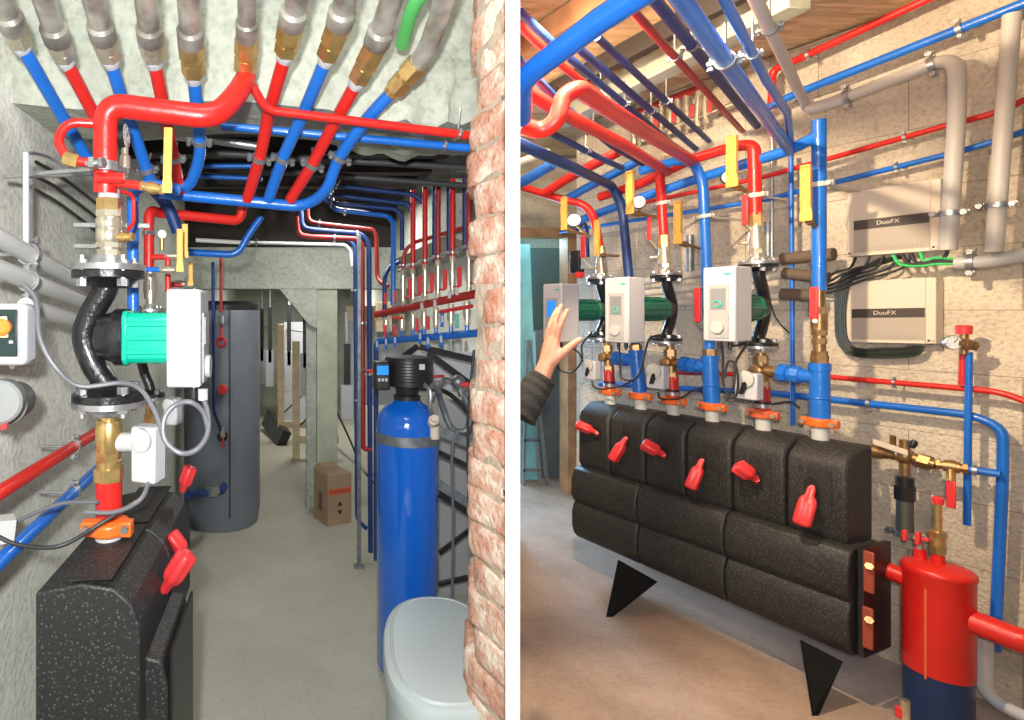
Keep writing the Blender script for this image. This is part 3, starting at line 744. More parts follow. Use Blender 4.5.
# ---- softener vessel
tk = thing('water_softener', 'tall bright blue water softener cylinder with black control head and steel strap', 'water softener', V((.508, 2.33, 0)))
c0 = V((.508, 2.33, 0)); r_ = .1245
zt = H-(400-V0)/F*2.33
MB().lathe([(0.0, r_*.8), (.03, r_), (zt-.10, r_), (zt-.06, r_*.94), (zt-.03, r_*.76), (zt-.008, r_*.5), (zt+.005, r_*.42)], c0, EZ, 48).build('vessel', TBLUE, tk, angle=50)
zs = H-(436-V0)/F*2.33
MB().lathe([(zs-.02, r_*1.01), (zs-.02, r_*1.03), (zs+.02, r_*1.03), (zs+.02, r_*1.01)], c0, EZ, 48, caps=False).build('steel_strap', DSTEEL, tk)
MB().lathe([(zt, .055), (zt+.02, .055), (zt+.025, .045), (zt+.05, .05), (zt+.055, .065), (zt+.07, .065)], c0, EZ, 30).build('neck', BLACK, tk)
hd = MB().lathe([(zt+.06, .085), (zt+.065, .098), (zt+.16, .10), (zt+.18, .092), (zt+.185, .05)], c0+V((.005, 0, 0)), EZ, 36)
hd = hd.build('control_head', BLACK, tk)
for k in range(7): MB().torus(c0+V((.005, 0, zt+.085+k*.012)), EZ, .099, .0022, 30, 6).build('rib', BLACK, hd)
cb = V((.508-.118, 2.27, zt+.11))
bx = MB().box(cb, .062, .07, .115).build('display_unit', BLACK, tk, bevel=.008)
MB().box(cb+V((0, -.036, .024)), .045, .004, .036).build('screen', SCREEN, bx)
for k in range(3): MB().box(cb+V((-.014+k*.014, -.036, -.014)), .009, .004, .012).build('button', GREYP, bx)
MB().box(W(422, 367, 2.21), .022, .003, .022).build('sticker', WPLAS, hd)
MB().lathe([(0, .018), (.03, .02), (.034, .014), (.05, .014)], W(432, 423, 2.2), V((0, -.6, .4)), 18).build('drain_cap', CREAM, tk)
MB().lathe([(0, .021), (.05, .021)], W(434, 426, 2.24), EZ*-1, 18).build('drain_cup', CREAM, tk)
MB().cyl(W(428, 377, 2.3), W(444, 376, 2.3), .006).build('inlet_pin', DRED, tk)
for lab, pts, r, m_ in (
  ('braided hose arching from the softener head down to the right', [(418, 385, 2.25), (436, 388, 2.3), (442, 405, 2.35), (452, 428, 2.35), (466, 430, 2.35), (470, 412, 2.35), (462, 390, 2.35)], .0125, DSTEEL),
  ('black hose looping behind the braided one', [(420, 388, 2.3), (446, 392, 2.4), (468, 412, 2.4), (474, 428, 2.4)], .010, BLACK),
  ('thin grey hose hanging in a loop from the wall valve', [(460, 386, 2.3), (446, 378, 2.4), (436, 392, 2.4), (432, 402, 2.35)], .008, GCABLE),
  ('braided hose dropping straight beside the white drain cup', [(424, 384, 2.25), (430, 392, 2.22), (430, 408, 2.22), (433, 418, 2.24)], .009, STEEL),
  ('thin grey tube falling along the right of the blue vessel', [(458, 430, 2.3), (452, 450, 2.3), (453, 520, 2.3), (452, 600, 2.3)], .0055, GCABLE),
  ('dark thin tube falling beside the brick pier', [(474, 350, 2.2), (468, 420, 2.2), (470, 520, 2.2), (480, 560, 2.2)], .005, CABLE)):
    tag(MB().tube(catmull([W(*p) for p in pts], 8), r, 10).build('hose', m_), lab, 'hose')
v = thing('stop_valve', 'grey stop valve with a short red handle beside the brick pier', 'valve', W(458, 390, 2.32))
MB().ball(W(458, 382, 2.32), .028, (1, 1, 1.1)).cyl(W(458, 382, 2.32), W(462, 396, 2.32), .014).build('valve_body', DSTEEL, v)
MB().box(W(468, 384.5, 2.28), .06, .014, .018).build('handle', SIGRED, v, bevel=.004)
v = thing('stop_valve', 'small valve with a red lever on the tall pipes left of the softener head', 'valve', W(372, 372, 3.2))
MB().box(W(374, 371, 3.2), .09, .016, .018).build('handle', SIGRED, v, bevel=.004)
MB().cyl(W(362, 371, 3.3), W(372, 371, 3.22), .009).build('valve_body', STEEL, v)

# ---- salt bin
sb = thing('brine_tank', 'pale grey oval brine tank with a lid in front of the blue vessel', 'brine tank', V((.452, 1.63, 0)))
def oval(m, z0, z1, rx, ry_, rx1=None, ry1=None, cx=.452, cy=1.63, seg=56, cap=True):
    pass
def ovl(prof, cx=.452, cy=1.62, rx=.165, ryy=.275, seg=72):
    m = MB(); prev = None
    for z, s in prof:
        j = len(m.v)
        for k in range(seg):
            t = 2*math.pi*k/seg
            yy = ryy*abs(math.sin(t))**.8*math.copysign(1, math.sin(t))*(1-(1-s)*rx/ryy)
            m.v.append(V((cx+(rx*abs(math.cos(t))**.8*math.copysign(1, math.cos(t)))*s+yy*.16, cy+yy, z)))
        if prev is None: m.cap(j, seg)
        else: m.bridge(prev, j, seg)
        prev = j
    m.cap(prev, seg, True); return m
ovl([(0, .93), (.02, .96), (.49, .97)]).build('tub', LIDG, sb, angle=50)
ovl([(.485, .985), (.49, 1.02), (.518, 1.02), (.530, 1.0), (.534, .96), (.536, .90), (.531, .88), (.531, .86), (.538, .84), (.541, .5), (.542, .1)]).build('lid', LIDG, sb, angle=25)

# ---- cardboard box, timber post
DXB = V((.032, 0, 0))
b = thing('cardboard_box', 'brown cardboard box with a red band and two black arrows before the post', 'box', V((.32, 3.95, 0)))
fa, fb = W(323, 527, 3.87), W(351.5, 523, 3.97)
a = (V((fb.x, fb.y, 0))-V((fa.x, fa.y, 0))).normalized(); bn = V((-a.y, a.x, 0))
wd, dp, hh = .195, .2, .355
bc = V((fa.x, fa.y, 0))+a*wd/2+bn*dp/2+DXB
MB().box(bc+EZ*(hh/2), wd, dp, hh, a, bn, EZ).build('carton', CARD, b, bevel=.003)
MB().box(bc-bn*(dp/2+.001)+EZ*(hh*.66), wd*.96, .0015, .042, a, bn, EZ).build('printed_band', CARDR, b)
tx = MB()
for k in range(9): tx.box(bc-bn*(dp/2+.0022)+a*(-.07+k*.0175)+EZ*(hh*.66), .010, .0012, (.022, .014, .024, .018)[k % 4], a, bn, EZ)
tx.build('printed_mark', mat('dark_red_ink', (.28, .05, .03), .8), b)
for s, z in ((1, .40), (-1, .26)): MB().prism([(-.022, -.010*s), (.022, -.010*s), (0, .022*s)], bc-bn*(dp/2+.001)+EZ*(hh*z), a, EZ, -bn*.001).build('arrow', INK, b)
MB().box(bc-a*(wd/2+.001)+EZ*(hh*.42), .001, .05, .13, a, bn, EZ).build('printed_mark', mat('brown_ink', (.14, .09, .06), .8), b)
MB().prism([(-dp/2, 0), (dp/2, 0), (dp/2-.03, .045), (-dp/2+.02, .04)], bc-a*(wd/2)+EZ*hh, bn, (EZ*.9+a*.35).normalized(), a*.003).build('flap', CARD, b)
MB().prism([(-wd/2, 0), (wd/2, 0), (wd/2-.02, .03), (-wd/2+.02, .03)], bc+bn*(dp/2)+EZ*hh, a, (EZ*.9+bn*.3).normalized(), bn*.003).build('flap', CARD, b)
p = thing('timber_post', 'grey green timber post with a flared head holding up the far concrete beam', 'post', V((.37, 4.3, 0)))
MB().prism([(0, 0), (.155, 0), (.155, 1.66), (0, 1.66)], V((.24, 4.22, 0)), EX, EZ, V((0, .16, 0))).build('shaft', POST, p, bevel=.004)
MB().box(V((.20, 4.30, .83)), .078, .12, 1.66).build('side_plank', CONC2, p, bevel=.004)
MB().prism([(-.2, 0), (.085, 0), (.085, -.30), (.03, -.28)], V((.155, 4.205, 1.66)), EX, EZ, V((0, .14, 0))).build('flared_head', CONC2, p, bevel=.006)
# ---- far passage contents
def aframe(u, v0, v1, w, lab, tilt=0):
    y = F*H/(v1-V0); a = W(u, v1, y); t = W(u+tilt, v0, y)
    r = thing('timber_stand', lab, 'timber frame', V((a.x, y, 0)))
    MB().box((V((a.x, y, 0))+t)/2, w, w, t.z, EX, EY, EZ).build('upright', WOOD, r, bevel=.004)
    MB().box(V((a.x+.22, y+.0, .19)), .42, .04, .08).build('foot_rail', WOOD, r, bevel=.003)
    MB().cyl(V((a.x, y-.03, .3)), V((a.x+.4, y+.1, .65)), .008).build('brace_wire', BLACK, r)
aframe(281, 324, 441, .075, 'pale timber frame in the far passage, the farther of two')
aframe(296, 341, 458, .075, 'pale timber frame in the far passage left of the grey post')
for i, (u, y) in enumerate(((262, 8.0), (270, 7.6), (289, 6.9), (305, 6.4))):
    r = thing('hanging_meter', 'white and black meter unit hanging in the far passage, %s' % ('leftmost', 'second from the left', 'between the two timber frames', 'just left of the post')[i], 'meter', W(u, 400, y), None)
    t = W(u, 335, y)
    MB().box(t, .05, .05, .75).build('black_sleeve', BLACK, r, bevel=.004)
    MB().box(t-EZ*.45, .11, .05, .5).build('white_case', WPLAS, r, bevel=.006)
    MB().cyl(t+EZ*.3, t+EZ*.62, .012).build('tube', WPIPE, r)
w_ = panel_box(284, 322, 319, 446, 7.3, .04, WPLAS, 'white_board', 'large pale board standing behind the timber frames', 'board')
panel_box(346, 318, 420, 405, 4.9, .05, WPLAS, 'white_cabinet', 'pale cabinet front on the wall right of the grey post', 'cabinet')
panel_box(346, 306, 420, 322, 4.8, .05, WOOD, 'wooden_shelf', 'pale wooden shelf board above the cabinet front', 'shelf')
m = thing('hanging_meter', 'white and black meter unit right of the grey post', 'meter', W(347, 420, 4.5))
MB().cyl(W(346, 312, 4.5), W(347, 342, 4.5), .012).build('tube', WPLAS, m)
MB().box(W(347, 365, 4.5), .05, .04, .34).build('black_sleeve', BLACK, m)
MB().box(W(347, 402, 4.45), .10, .04, .27).build('white_case', WPLAS, m, bevel=.004)
pipe([W(338, 448, 4.5), W(372, 475, 4.1)], .018, WPIPE, name='drain_pipe', label='pale pipe slanting down behind the tall blue pipes', cat='pipe')
cable([W(336, 410, 4.6), W(350, 440, 4.5), W(362, 468, 4.3), W(380, 490, 4.0)], .008, CABLE, 'black cable sagging behind the cardboard box')
pipe([W(262, 327, 8.2), W(300, 331, 6.9), W(320, 334, 6.4)], .012, WPIPE, name='hanging_rail', label='thin rail over the hanging meters in the far passage', cat='rail')
bar(W(268, 418, 7.0), W(284, 440, 6.2), .2, .1, BLACK, 'dark crate along the floor beside the timber frames', 'crate', 'crate')

# ---- grey jacketed tank
t = thing('buffer_tank', 'large cylindrical grey jacketed buffer tank standing on the floor', 'tank', V((-.45, 4.02, 0)))
MB().lathe([(0, .255), (.06, .262), (.10, .270), (1.49, .270), (1.505, .262)], V((-.45, 4.02, 0)), EZ, 56).build('jacket', TANKG, t)
MB().lathe([(1.50, .268), (1.535, .268), (1.56, .24), (1.565, .1)], V((-.45, 4.02, 0)), EZ, 56).build('lid', BLACK, t)
MB().box(V((-.45+.08, 4.02-.262, .8)), .008, .006, 1.4).build('jacket_seam', BLACK, t)
def dialknob(u, v, rr, m_, y=3.72):
    p_ = W(u, v, y)
    q = MB().lathe([(0, rr*.5), (.02, rr*.5), (.022, rr), (.05, rr), (.055, rr*.8)], p_+V((0, .06, 0)), V((0, -1, 0)), 20); return q.build('valve_knob', m_, t)
dialknob(222, 390, .035, CAPR); dialknob(222, 437, .035, BLACK)
pipe([W(213, 262, 3.3), W(213.5, 412, 3.3), W(219, 424, 3.4), W(221, 432, 3.5)], .0105, SHADEBLUE, label='thin blue pipe dropping in front of the grey tank', br=.05)
pipe([W(221, 255, 3.4), W(221, 312, 3.4)], .010, DRED, label='thin red pipe dropping to the grey gauge on the tank')
v = thing('tank_valve', 'grey headed valve with a red wheel, upper one on the grey tank', 'valve', W(222, 352, 3.4))
MB().lathe([(0, .03), (.05, .03), (.052, .015)], W(223, 324, 3.4), EZ, 16).build('valve_head', DSTEEL, v)
MB().torus(W(221, 342, 3.36), EY, .026, .008, 20, 8).cyl(W(221, 342, 3.36), W(221, 324, 3.4), .008).build('wheel', SIGRED, v)
v = thing('tank_valve', 'small valve with a hanging red lever, lower one on the grey tank', 'valve', W(223, 448, 3.45))
MB().cyl(W(222, 428, 3.48), W(223, 437, 3.48), .014).build('valve_body', NICK, v)
MB().box(W(223, 443, 3.45), .012, .008, .06).build('lever', SIGRED, v, bevel=.002)
pipe([W(188, 495, 3.3), W(205, 493, 3.45), W(222, 491, 3.62), W(224, 486, 3.72)], .024, SHADEBLUE, label='blue pipe running into the foot of the grey tank', br=.04)
MB_ = MB().hexn(W(208, 492, 3.45), W(216, 491.5, 3.52), .032).build('union_nut', STEEL); tag(MB_, 'steel union nut on the blue pipe at the foot of the grey tank', 'union')

# ================================================================ LEFT PUMP GROUP
g = thing('insulated_manifold', 'black foam insulated pump block nearest the camera in the lower left corner', 'manifold', V((-.37, 1.2, 0)))
def blockpoly(x0, x1, z0, z1, c=.045):
    return [(x0, z0), (x1, z0), (x1, z1-c*1.6), (x1-c*.35, z1-c*.75), (x1-c*1.1, z1-.004), (x0+.09, z1+.006), (x0, z1-.012)]
for y0, y1, x1 in ((1.08, 1.365, -.281), (1.375, 1.66, -.281)):
    sh = MB().prism(blockpoly(-.482, x1, .68, .965), V((0, y0, 0)), EX, EZ, V((0, y1-y0, 0))).build('foam_shell', EPP, g, bevel=.004, angle=18)
    MB().prism([(-.43, .9745), (-.335, .9785), (-.335, .9805), (-.43, .9765)], V((0, y0+.004, 0)), EX, EZ, V((0, y1-y0-.008, 0))).build('raised_rib', EPP, sh)
    MB().lathe([(.9605, .032), (.9725, .032)], V((-.403, y0+.205, 0)), EZ, 24).build('pipe_sleeve', BLACK, sh)
MB().prism([(-.5, .0), (-.5, .70), (-.295, .70), (-.285, .80), (-.25, .79), (-.238, .74), (-.236, 0)], V((0, 1.13, 0)), EX, EZ, V((0, .27, 0))).build('lower_body', EPP, g, bevel=.005, angle=18)
MB().box(V((-.232, 1.27, .4)), .006, .25, .8).build('cover_strip', BLACK, g)
for lab, a_, b_, r, y in (('', (163, 592), (189, 552), .0215, 1.27), ('', (188, 556), (170, 533), .018, 1.42), ('', (182, 492), (191, 466), .017, 1.6)):
    butterfly(W(*a_, y), W(*b_, y), r, g)
# pipe column on the block
col = V((-.4035, 1.2835, 0))
def lc(v, y=1.2835): return V((col.x, y, H-(v-V0)/F*y))
o = thing('flow_pipe_stub', 'short pale pipe with orange coupling rising out of the nearest black block', 'pipe', lc(552))
MB().cyl(lc(556), lc(528), .030).build('stub', GREYP, o)
MB().lathe([(0, .034), (.006, .044), (.03, .046), (.036, .034)], lc(534), EZ, 26).box(lc(526)+V((.042, -.01, 0)), .03, .03, .034).box(lc(526)+V((-.042, -.01, 0)), .03, .03, .034).build('coupling', ORANGE, o, bevel=.003)
MB().hexn(lc(524)+V((-.04, -.045, 0)), lc(524)+V((-.04, .01, 0)), .009).hexn(lc(524)+V((.045, -.04, 0)), lc(524)+V((.045, .01, 0)), .009).build('bolt', STEEL, o)
MB().cyl(lc(514), lc(476), .0295).build('red_collar', RED, o)
o = thing('check_valve', 'brass check valve body under the large left pump', 'valve', lc(478))
m = MB(); m.hexn(lc(480), lc(467), .034); m.cyl(lc(469), lc(460), .029); m.hexn(lc(462), lc(448), .0285); m.lathe([(0, .027), (.02, .030), (.06, .030), (.07, .027)], lc(452), EZ, 24); m.hexn(lc(436), lc(420), .0285); m.cyl(lc(422), lc(408), .020)
m.build('valve_body', BRASS, o)
MB().cyl(lc(442)+V((.02, 0, 0)), lc(442)+V((.06, 0, 0)), .022).build('stem_collar', GREYP, o)
zup = lc(272).z; zlow = lc(399).z
pump('large black pump with teal green motor and white control box, closest in the left passage', V((col.x, col.y, lc(337).z)), EX, zup, zlow, .082, (.045, .150, .056), (.13, .075, .215, lc(337).z, .182), GREEN, msq=True, screen=LGREY)
o = thing('shut_off_valve', 'pale nickel shut-off valve with a brass nut above the large left pump', 'valve', lc(264))
m = MB(); m.cyl(lc(264), lc(256), .031); m.hexn(lc(258), lc(250), .027); m.cyl(lc(251), lc(247), .023); m.hexn(lc(248), lc(243), .030); m.lathe([(0, .026), (.006, .0295), (.030, .0295), (.034, .027)], lc(243), EZ, 30); m.lathe([(0, .0275), (.006, .030), (.022, .030), (.028, .026)], lc(229), EZ, 30); m.hexn(lc(217), lc(211), .029)
m.build('valve_body', NICK, o)
MB().hexn(lc(213), lc(199), .0285).build('brass_nut', BRASS, o)
MB().cyl(lc(200), lc(190), .024).build('thread_sealant', WPLAS, o)
unionstack(MB(), lc(238)+V((.02, -.01, 0)), lc(238)+V((.062, -.02, 0)), .009, VALVE).build('drain_valve', BRASS, o)
# actuators
actuator('white valve actuator left of the cable loop, on the brass check valve', W(148.5, 453, 1.26)+V((0, 0, 0)), V((-.35, -1, 0)).normalized(), .062, .125, .05, knob=False)
actuator('small white valve actuator further back behind the cable loop', W(173, 411, 1.72), V((-.2, -1, 0)).normalized(), .045, .08, .05, knob=False)
# second column behind
cx = W(150.5, 300, 1.76).x
def l2(v): return V((cx, 1.76, H-(v-V0)/F*1.76))
o = thing('check_valve', 'smaller brass valve column with red collar behind the large pump', 'valve', l2(440))
MB().hexn(l2(424), l2(414), .02).cyl(l2(416), l2(400), .016).build('valve_body', BRASS, o)
MB().cyl(l2(445), l2(424), .0185).build('red_collar', RED, o)
unionstack(MB(), l2(310), l2(264), .017, VALVE).build('upper_valve', NICK, o)
pump('second black pump partly hidden behind the large one', V((cx, 1.76, l2(352).z)), EX, l2(312).z, l2(396).z, .046, (.025, .07, .03), (.05, .04, .10, l2(352).z, .10), DGREEN)
# more small parts right of the blue riser
for lab, hub, tip, y in (('brass valve with a slim yellow lever, nearest of three behind the pump', (180, 272), (180, 229), 1.5),
                         ('brass valve with a slim yellow lever, middle one behind the pump', (185, 258), (185, 224), 1.6),
                         ('brass valve with a short yellow lever, farthest one behind the pump', (190.5, 286), (190.5, 262), 1.9)):
    r = thing('ball_valve', lab, 'valve', W(*hub, y))
    yhandle(W(*hub, y), W(*tip, y), .02, EX, r)
    unionstack(MB(), W(hub[0]-20, hub[1]-2, y+.02), W(hub[0]-2, hub[1]-2, y+.02), .009, VALVE).build('valve_body', NICK, r)
pipe([W(140, 269, 1.52), W(162, 270, 1.52)], .007, BLUE, label='short thin blue branch feeding the nearest slim yellow lever valve')
pipe([W(152, 257, 1.62), W(168, 257, 1.62), W(168, 292, 1.62)], .008, RED, label='short thin red branch feeding the middle slim yellow lever valve', br=.01)
pipe([W(116, 190, 1.3), W(134, 195, 1.35), W(134, 222, 1.35), W(128, 230, 1.33)], .005, RED, label='thin red bleed line beside the pale nickel valve', br=.02)
pipe([W(171, 285, 1.9), W(182, 285, 1.9)], .008, DRED, label='tiny red branch at the farthest short yellow lever')
g2 = thing('pressure_gauge', 'small round gauge behind the pump, right of the blue riser', 'gauge', W(162, 248, 1.72))
gauge(g2, W(162, 234, 1.72), V((.3, -1, 0)), .015)
MB().cyl(W(162, 250, 1.72), W(162, 238, 1.72), .007).build('stem', BRASS, g2)
# cables
cable([W(23, 284, 1.2), W(36, 300, 1.2), W(40, 338, 1.18), W(56, 368, 1.18), W(80, 386, 1.2), W(120, 383, 1.22), W(140, 389, 1.2), W(155, 412, 1.18), W(164, 440, 1.16)], .0055, GCABLE, 'grey cable hanging from the wall pipe and passing over the lower pump flange')
cable([W(203, 396, 1.22), W(208, 415, 1.2), W(207, 435, 1.18), W(196, 450, 1.16), W(180, 453, 1.16), W(165, 440, 1.16), W(164, 420, 1.17), W(174, 406, 1.18), W(190, 402, 1.18), W(203, 412, 1.19), W(208, 428, 1.19)], .0058, GCABLE, 'grey cable coiled in a loop below the white control box')
MB_ = MB().cyl(W(203, 400, 1.22), W(203, 389, 1.22), .011, seg=14).build('cable_gland', GREYP); tag(MB_, 'grey cable gland hanging from the white control box above the coil', 'gland')
cable([W(150, 480, 1.24), W(140, 500, 1.2), W(115, 512, 1.2), W(85, 512, 1.2)], .005, GCABLE, 'grey cable sweeping from the white actuator round the red collar')
cable([W(138, 500, 1.22), W(100, 524, 1.2), W(60, 546, 1.15), W(20, 545, 1.15), W(-5, 535, 1.15)], .0045, CABLE, 'thin black cable looping over the black block to the left wall')
cable([W(98, 502, 1.22), W(60, 504, 1.25), W(20, 520, 1.25), W(-5, 535, 1.25)], .0045, GCABLE, 'thin grey cable running left along the wall above the blue pipe')

# ================================================================ LEFT WALL
def lwall(pts, r, m_, lab, x=-.60, name='heating_pipe', cl=()):
    return pipe([LX(u, v, x) for u, v in pts], r, m_, name=name, label=lab, clamps=cl, back=-EX, rod=.10, cat='pipe')
lwall([(-25, 508), (108, 425)], .0168, RED, 'red pipe sloping along the left wall above the blue one', cl=[.62])
lwall([(-25, 585), (108, 460)], .0168, BLUE, 'blue pipe sloping along the left wall under the red one', cl=[.62])
lwall([(-30, 222), (98, 292)], .021, GREYP, 'grey plastic pipe on the left wall, topmost of three', name='drain_pipe', cl=[.34])
lwall([(-30, 258), (100, 308)], .021, GREYP, 'grey plastic pipe on the left wall, middle one of three', name='drain_pipe', cl=[.33])
lwall([(25, 306), (100, 328)], .020, GREYP, 'grey plastic pipe on the left wall, lowest of three', name='drain_pipe')
lwall([(26, 248), (26, 153)], .007, WPLAS, 'thin white conduit standing on the wall left of the thick red riser', name='conduit')
lwall([(26, 176), (96, 174)], .006, GREYP, 'thin grey rod reaching from the white conduit to the red riser clamp', name='rod', x=-.62)
cable([LX(25, 158, -.6), LX(32, 153, -.6), LX(50, 158, -.6), LX(64, 168, -.58)], .004, GCABLE, 'thin grey cable arching from the top of the white conduit')
for i, v in enumerate((168, 182, 196)):
    cable([LX(36, v-6, -.70), LX(60, v+8, -.70), LX(92, v+32, -.70), LX(120, v+55, -.7)], .0055, CABLE, 'dark cable strung along the left wall, %s of three' % ('top', 'middle', 'bottom')[i])
bar(W(74, 225, 1.5), W(150, 226, 1.5), .012, .012, STEEL, 'level steel rail behind the pale nickel valve', 'steel_rail', 'rail')
bar(W(74, 246, 1.6), W(128, 247, 1.6), .012, .012, STEEL, 'lower steel rail behind the pale nickel valve', 'steel_rail', 'rail')
e = thing('emergency_switch', 'white wall box with an orange button on a dark face, left edge', 'switch box', LX(10, 362, -.72))
c = LX(9, 332, -.60)
MB().box(W(7, 334, 1.195), .105, .06, .13).build('box_body', WPLAS, e, bevel=.012)
MB().box(W(3, 333, 1.16), .062, .01, .098).build('face_plate', mat('dark_green_face', (.01, .03, .03), .4), e, bevel=.002)
MB().box(W(3, 333, 1.163), .068, .008, .105).build('face_frame', WPLAS, e)
MB().lathe([(0, .016), (.012, .018), (.018, .012)], W(4, 327, 1.155), V((0, -1, 0)), 20).build('button', mat('orange_button', (.9, .22, .03), .4, emis=((.9, .2, .03), .3)), e)
MB().cyl(W(4, 327, 1.156), W(4, 327, 1.152), .022, seg=24).build('button_ring', YEL, e)
MB().box(W(11, 342, 1.152), .008, .002, .006).build('label_mark', WPLAS, e)
e = thing('junction_box', 'round grey junction box with a red mark under the white wall box', 'junction box', LX(5, 430, -.72))
cc = W(1, 403, 1.15)
MB().lathe([(0, .044), (.02, .046), (.05, .046), (.055, .040)], cc+V((-.02, .055, 0)), V((.25, -1, 0)), 30).build('lid', mat('mid_grey_plastic', (.24, .25, .25), .45), e)
MB().lathe([(0, .042), (.08, .042)], cc+V((-.035, .14, -.015)), V((.2, -1, 0)), 30).build('base', mat('dark_grey_plastic', (.12, .12, .12), .5), e)
MB().box(cc+V((.012, -.01, -.046)), .012, .006, .012, V((.9, 0, .3)).normalized()).build('red_mark', SIGRED, e)
pipe([LX(12, 366, -.66), LX(32, 365, -.66)], .008, CREAM, name='conduit', label='short cream conduit stub under the white wall box', cat='conduit')
bar(W(-4, 530, 1.2), W(14, 528, 1.22), .05, .04, GREYP, 'small grey clip box behind the blue wall pipe at the left edge', 'clip', 'clip')
# ================================================================ RIGHT ROOM: INSULATED ROW
ord6 = ['farthest', 'second from the far end', 'third from the far end', 'third from the near end', 'second from the near end', 'nearest']
TS = .197
TRI = ('farthest', 'middle', 'nearest')
man = thing('insulated_manifold', 'long black foam insulated manifold with two bulging tiers, carrying six upright black blocks', 'manifold', R0+N*.1+D*.6)
lp = [(.0, .615), (-.03, .60), (-.05, .54), (-.05, .46), (-.035, .425), (-.022, .415), (-.035, .395), (-.046, .36), (-.044, .28), (-.03, .235), (-.005, .21), (.17, .21), (.17, .615)]
for a, b in ((-.02, .395), (.40, .795), (.80, 1.185)):
    MB().prism(lp, R0+D*a, N, EZ, D*(b-a)).build('foam_segment', EPP, man, bevel=.008, angle=50)
for u0, v0, u1, v1, fu, fv in ((618, 560, 657, 582, 606, 617), (800, 640, 842, 662, 812, 716)):
    y = ry(u0, -.02); P = [R(u0, v0, -.02), R(u1, v1, -.02), PZ(fu+6, fv, .0), PZ(fu, fv, 0)]
    m = MB(); t = N*.006
    m.v = [p for p in P]+[p+t for p in P]; m.f = [(0, 1, 2, 3), (7, 6, 5, 4), (0, 4, 5, 1), (1, 5, 6, 2), (2, 6, 7, 3), (3, 7, 4, 0)]
    m.build('foot_bracket', mat('matt_black_steel', (.006, .006, .006), .8, spec=.1), man)
HS = [((597, 433), (576, 424), .024), ((626, 438), (612, 461), .024), ((664, 455), (642, 443), .027), ((702, 460), (690, 489), .026), ((757, 480), (736, 465), .029), ((812, 487), (801, 526), .030)]
bp_ = [(.02, .605), (0, .64), (0, .895), (.012, .925), (.06, .962), (.09, .975), (.185, .975), (.185, .605)]
for i in range(6):
    t0 = (5-i)*TS+.003
    g = thing('pump_group_block', 'upright black foam block on the long manifold, %s of six' % ord6[i], 'insulation block', R0+D*(t0+.095)+N*.11+EZ*.6)
    s = MB().prism(bp_, R0+D*t0, N, EZ, D*.190).build('foam_shell', EPP, g, bevel=.012, angle=50)
    MB().prism([(.0, .70), (.0, .885), (.0005, .885), (.0005, .70)], R0+D*(t0+.045)-N*.0035, N, EZ, D*.10).build('raised_panel', EPP, s)
    (h0, h1, rr) = HS[i]
    hp = R(h0[0], h0[1], .0)
    MB().lathe([(-.002, .026), (.004, .026)], hp, -N, 22).build('handle_slot', BLACK, s)
    for a in (-.018, .018): MB().lathe([(-.002, .022), (.0045, .022)], hp+EZ*a, -N, 18).build('handle_slot', BLACK, s)
    butterfly(R(h0[0], h0[1], -.035), R(h1[0], h1[1], -.085), rr, g)
    MB().cyl(R(h0[0], h0[1], .0)-EZ*.012, R(h0[0], h0[1], -.045), .008).build('valve_stem', CAPR, g)

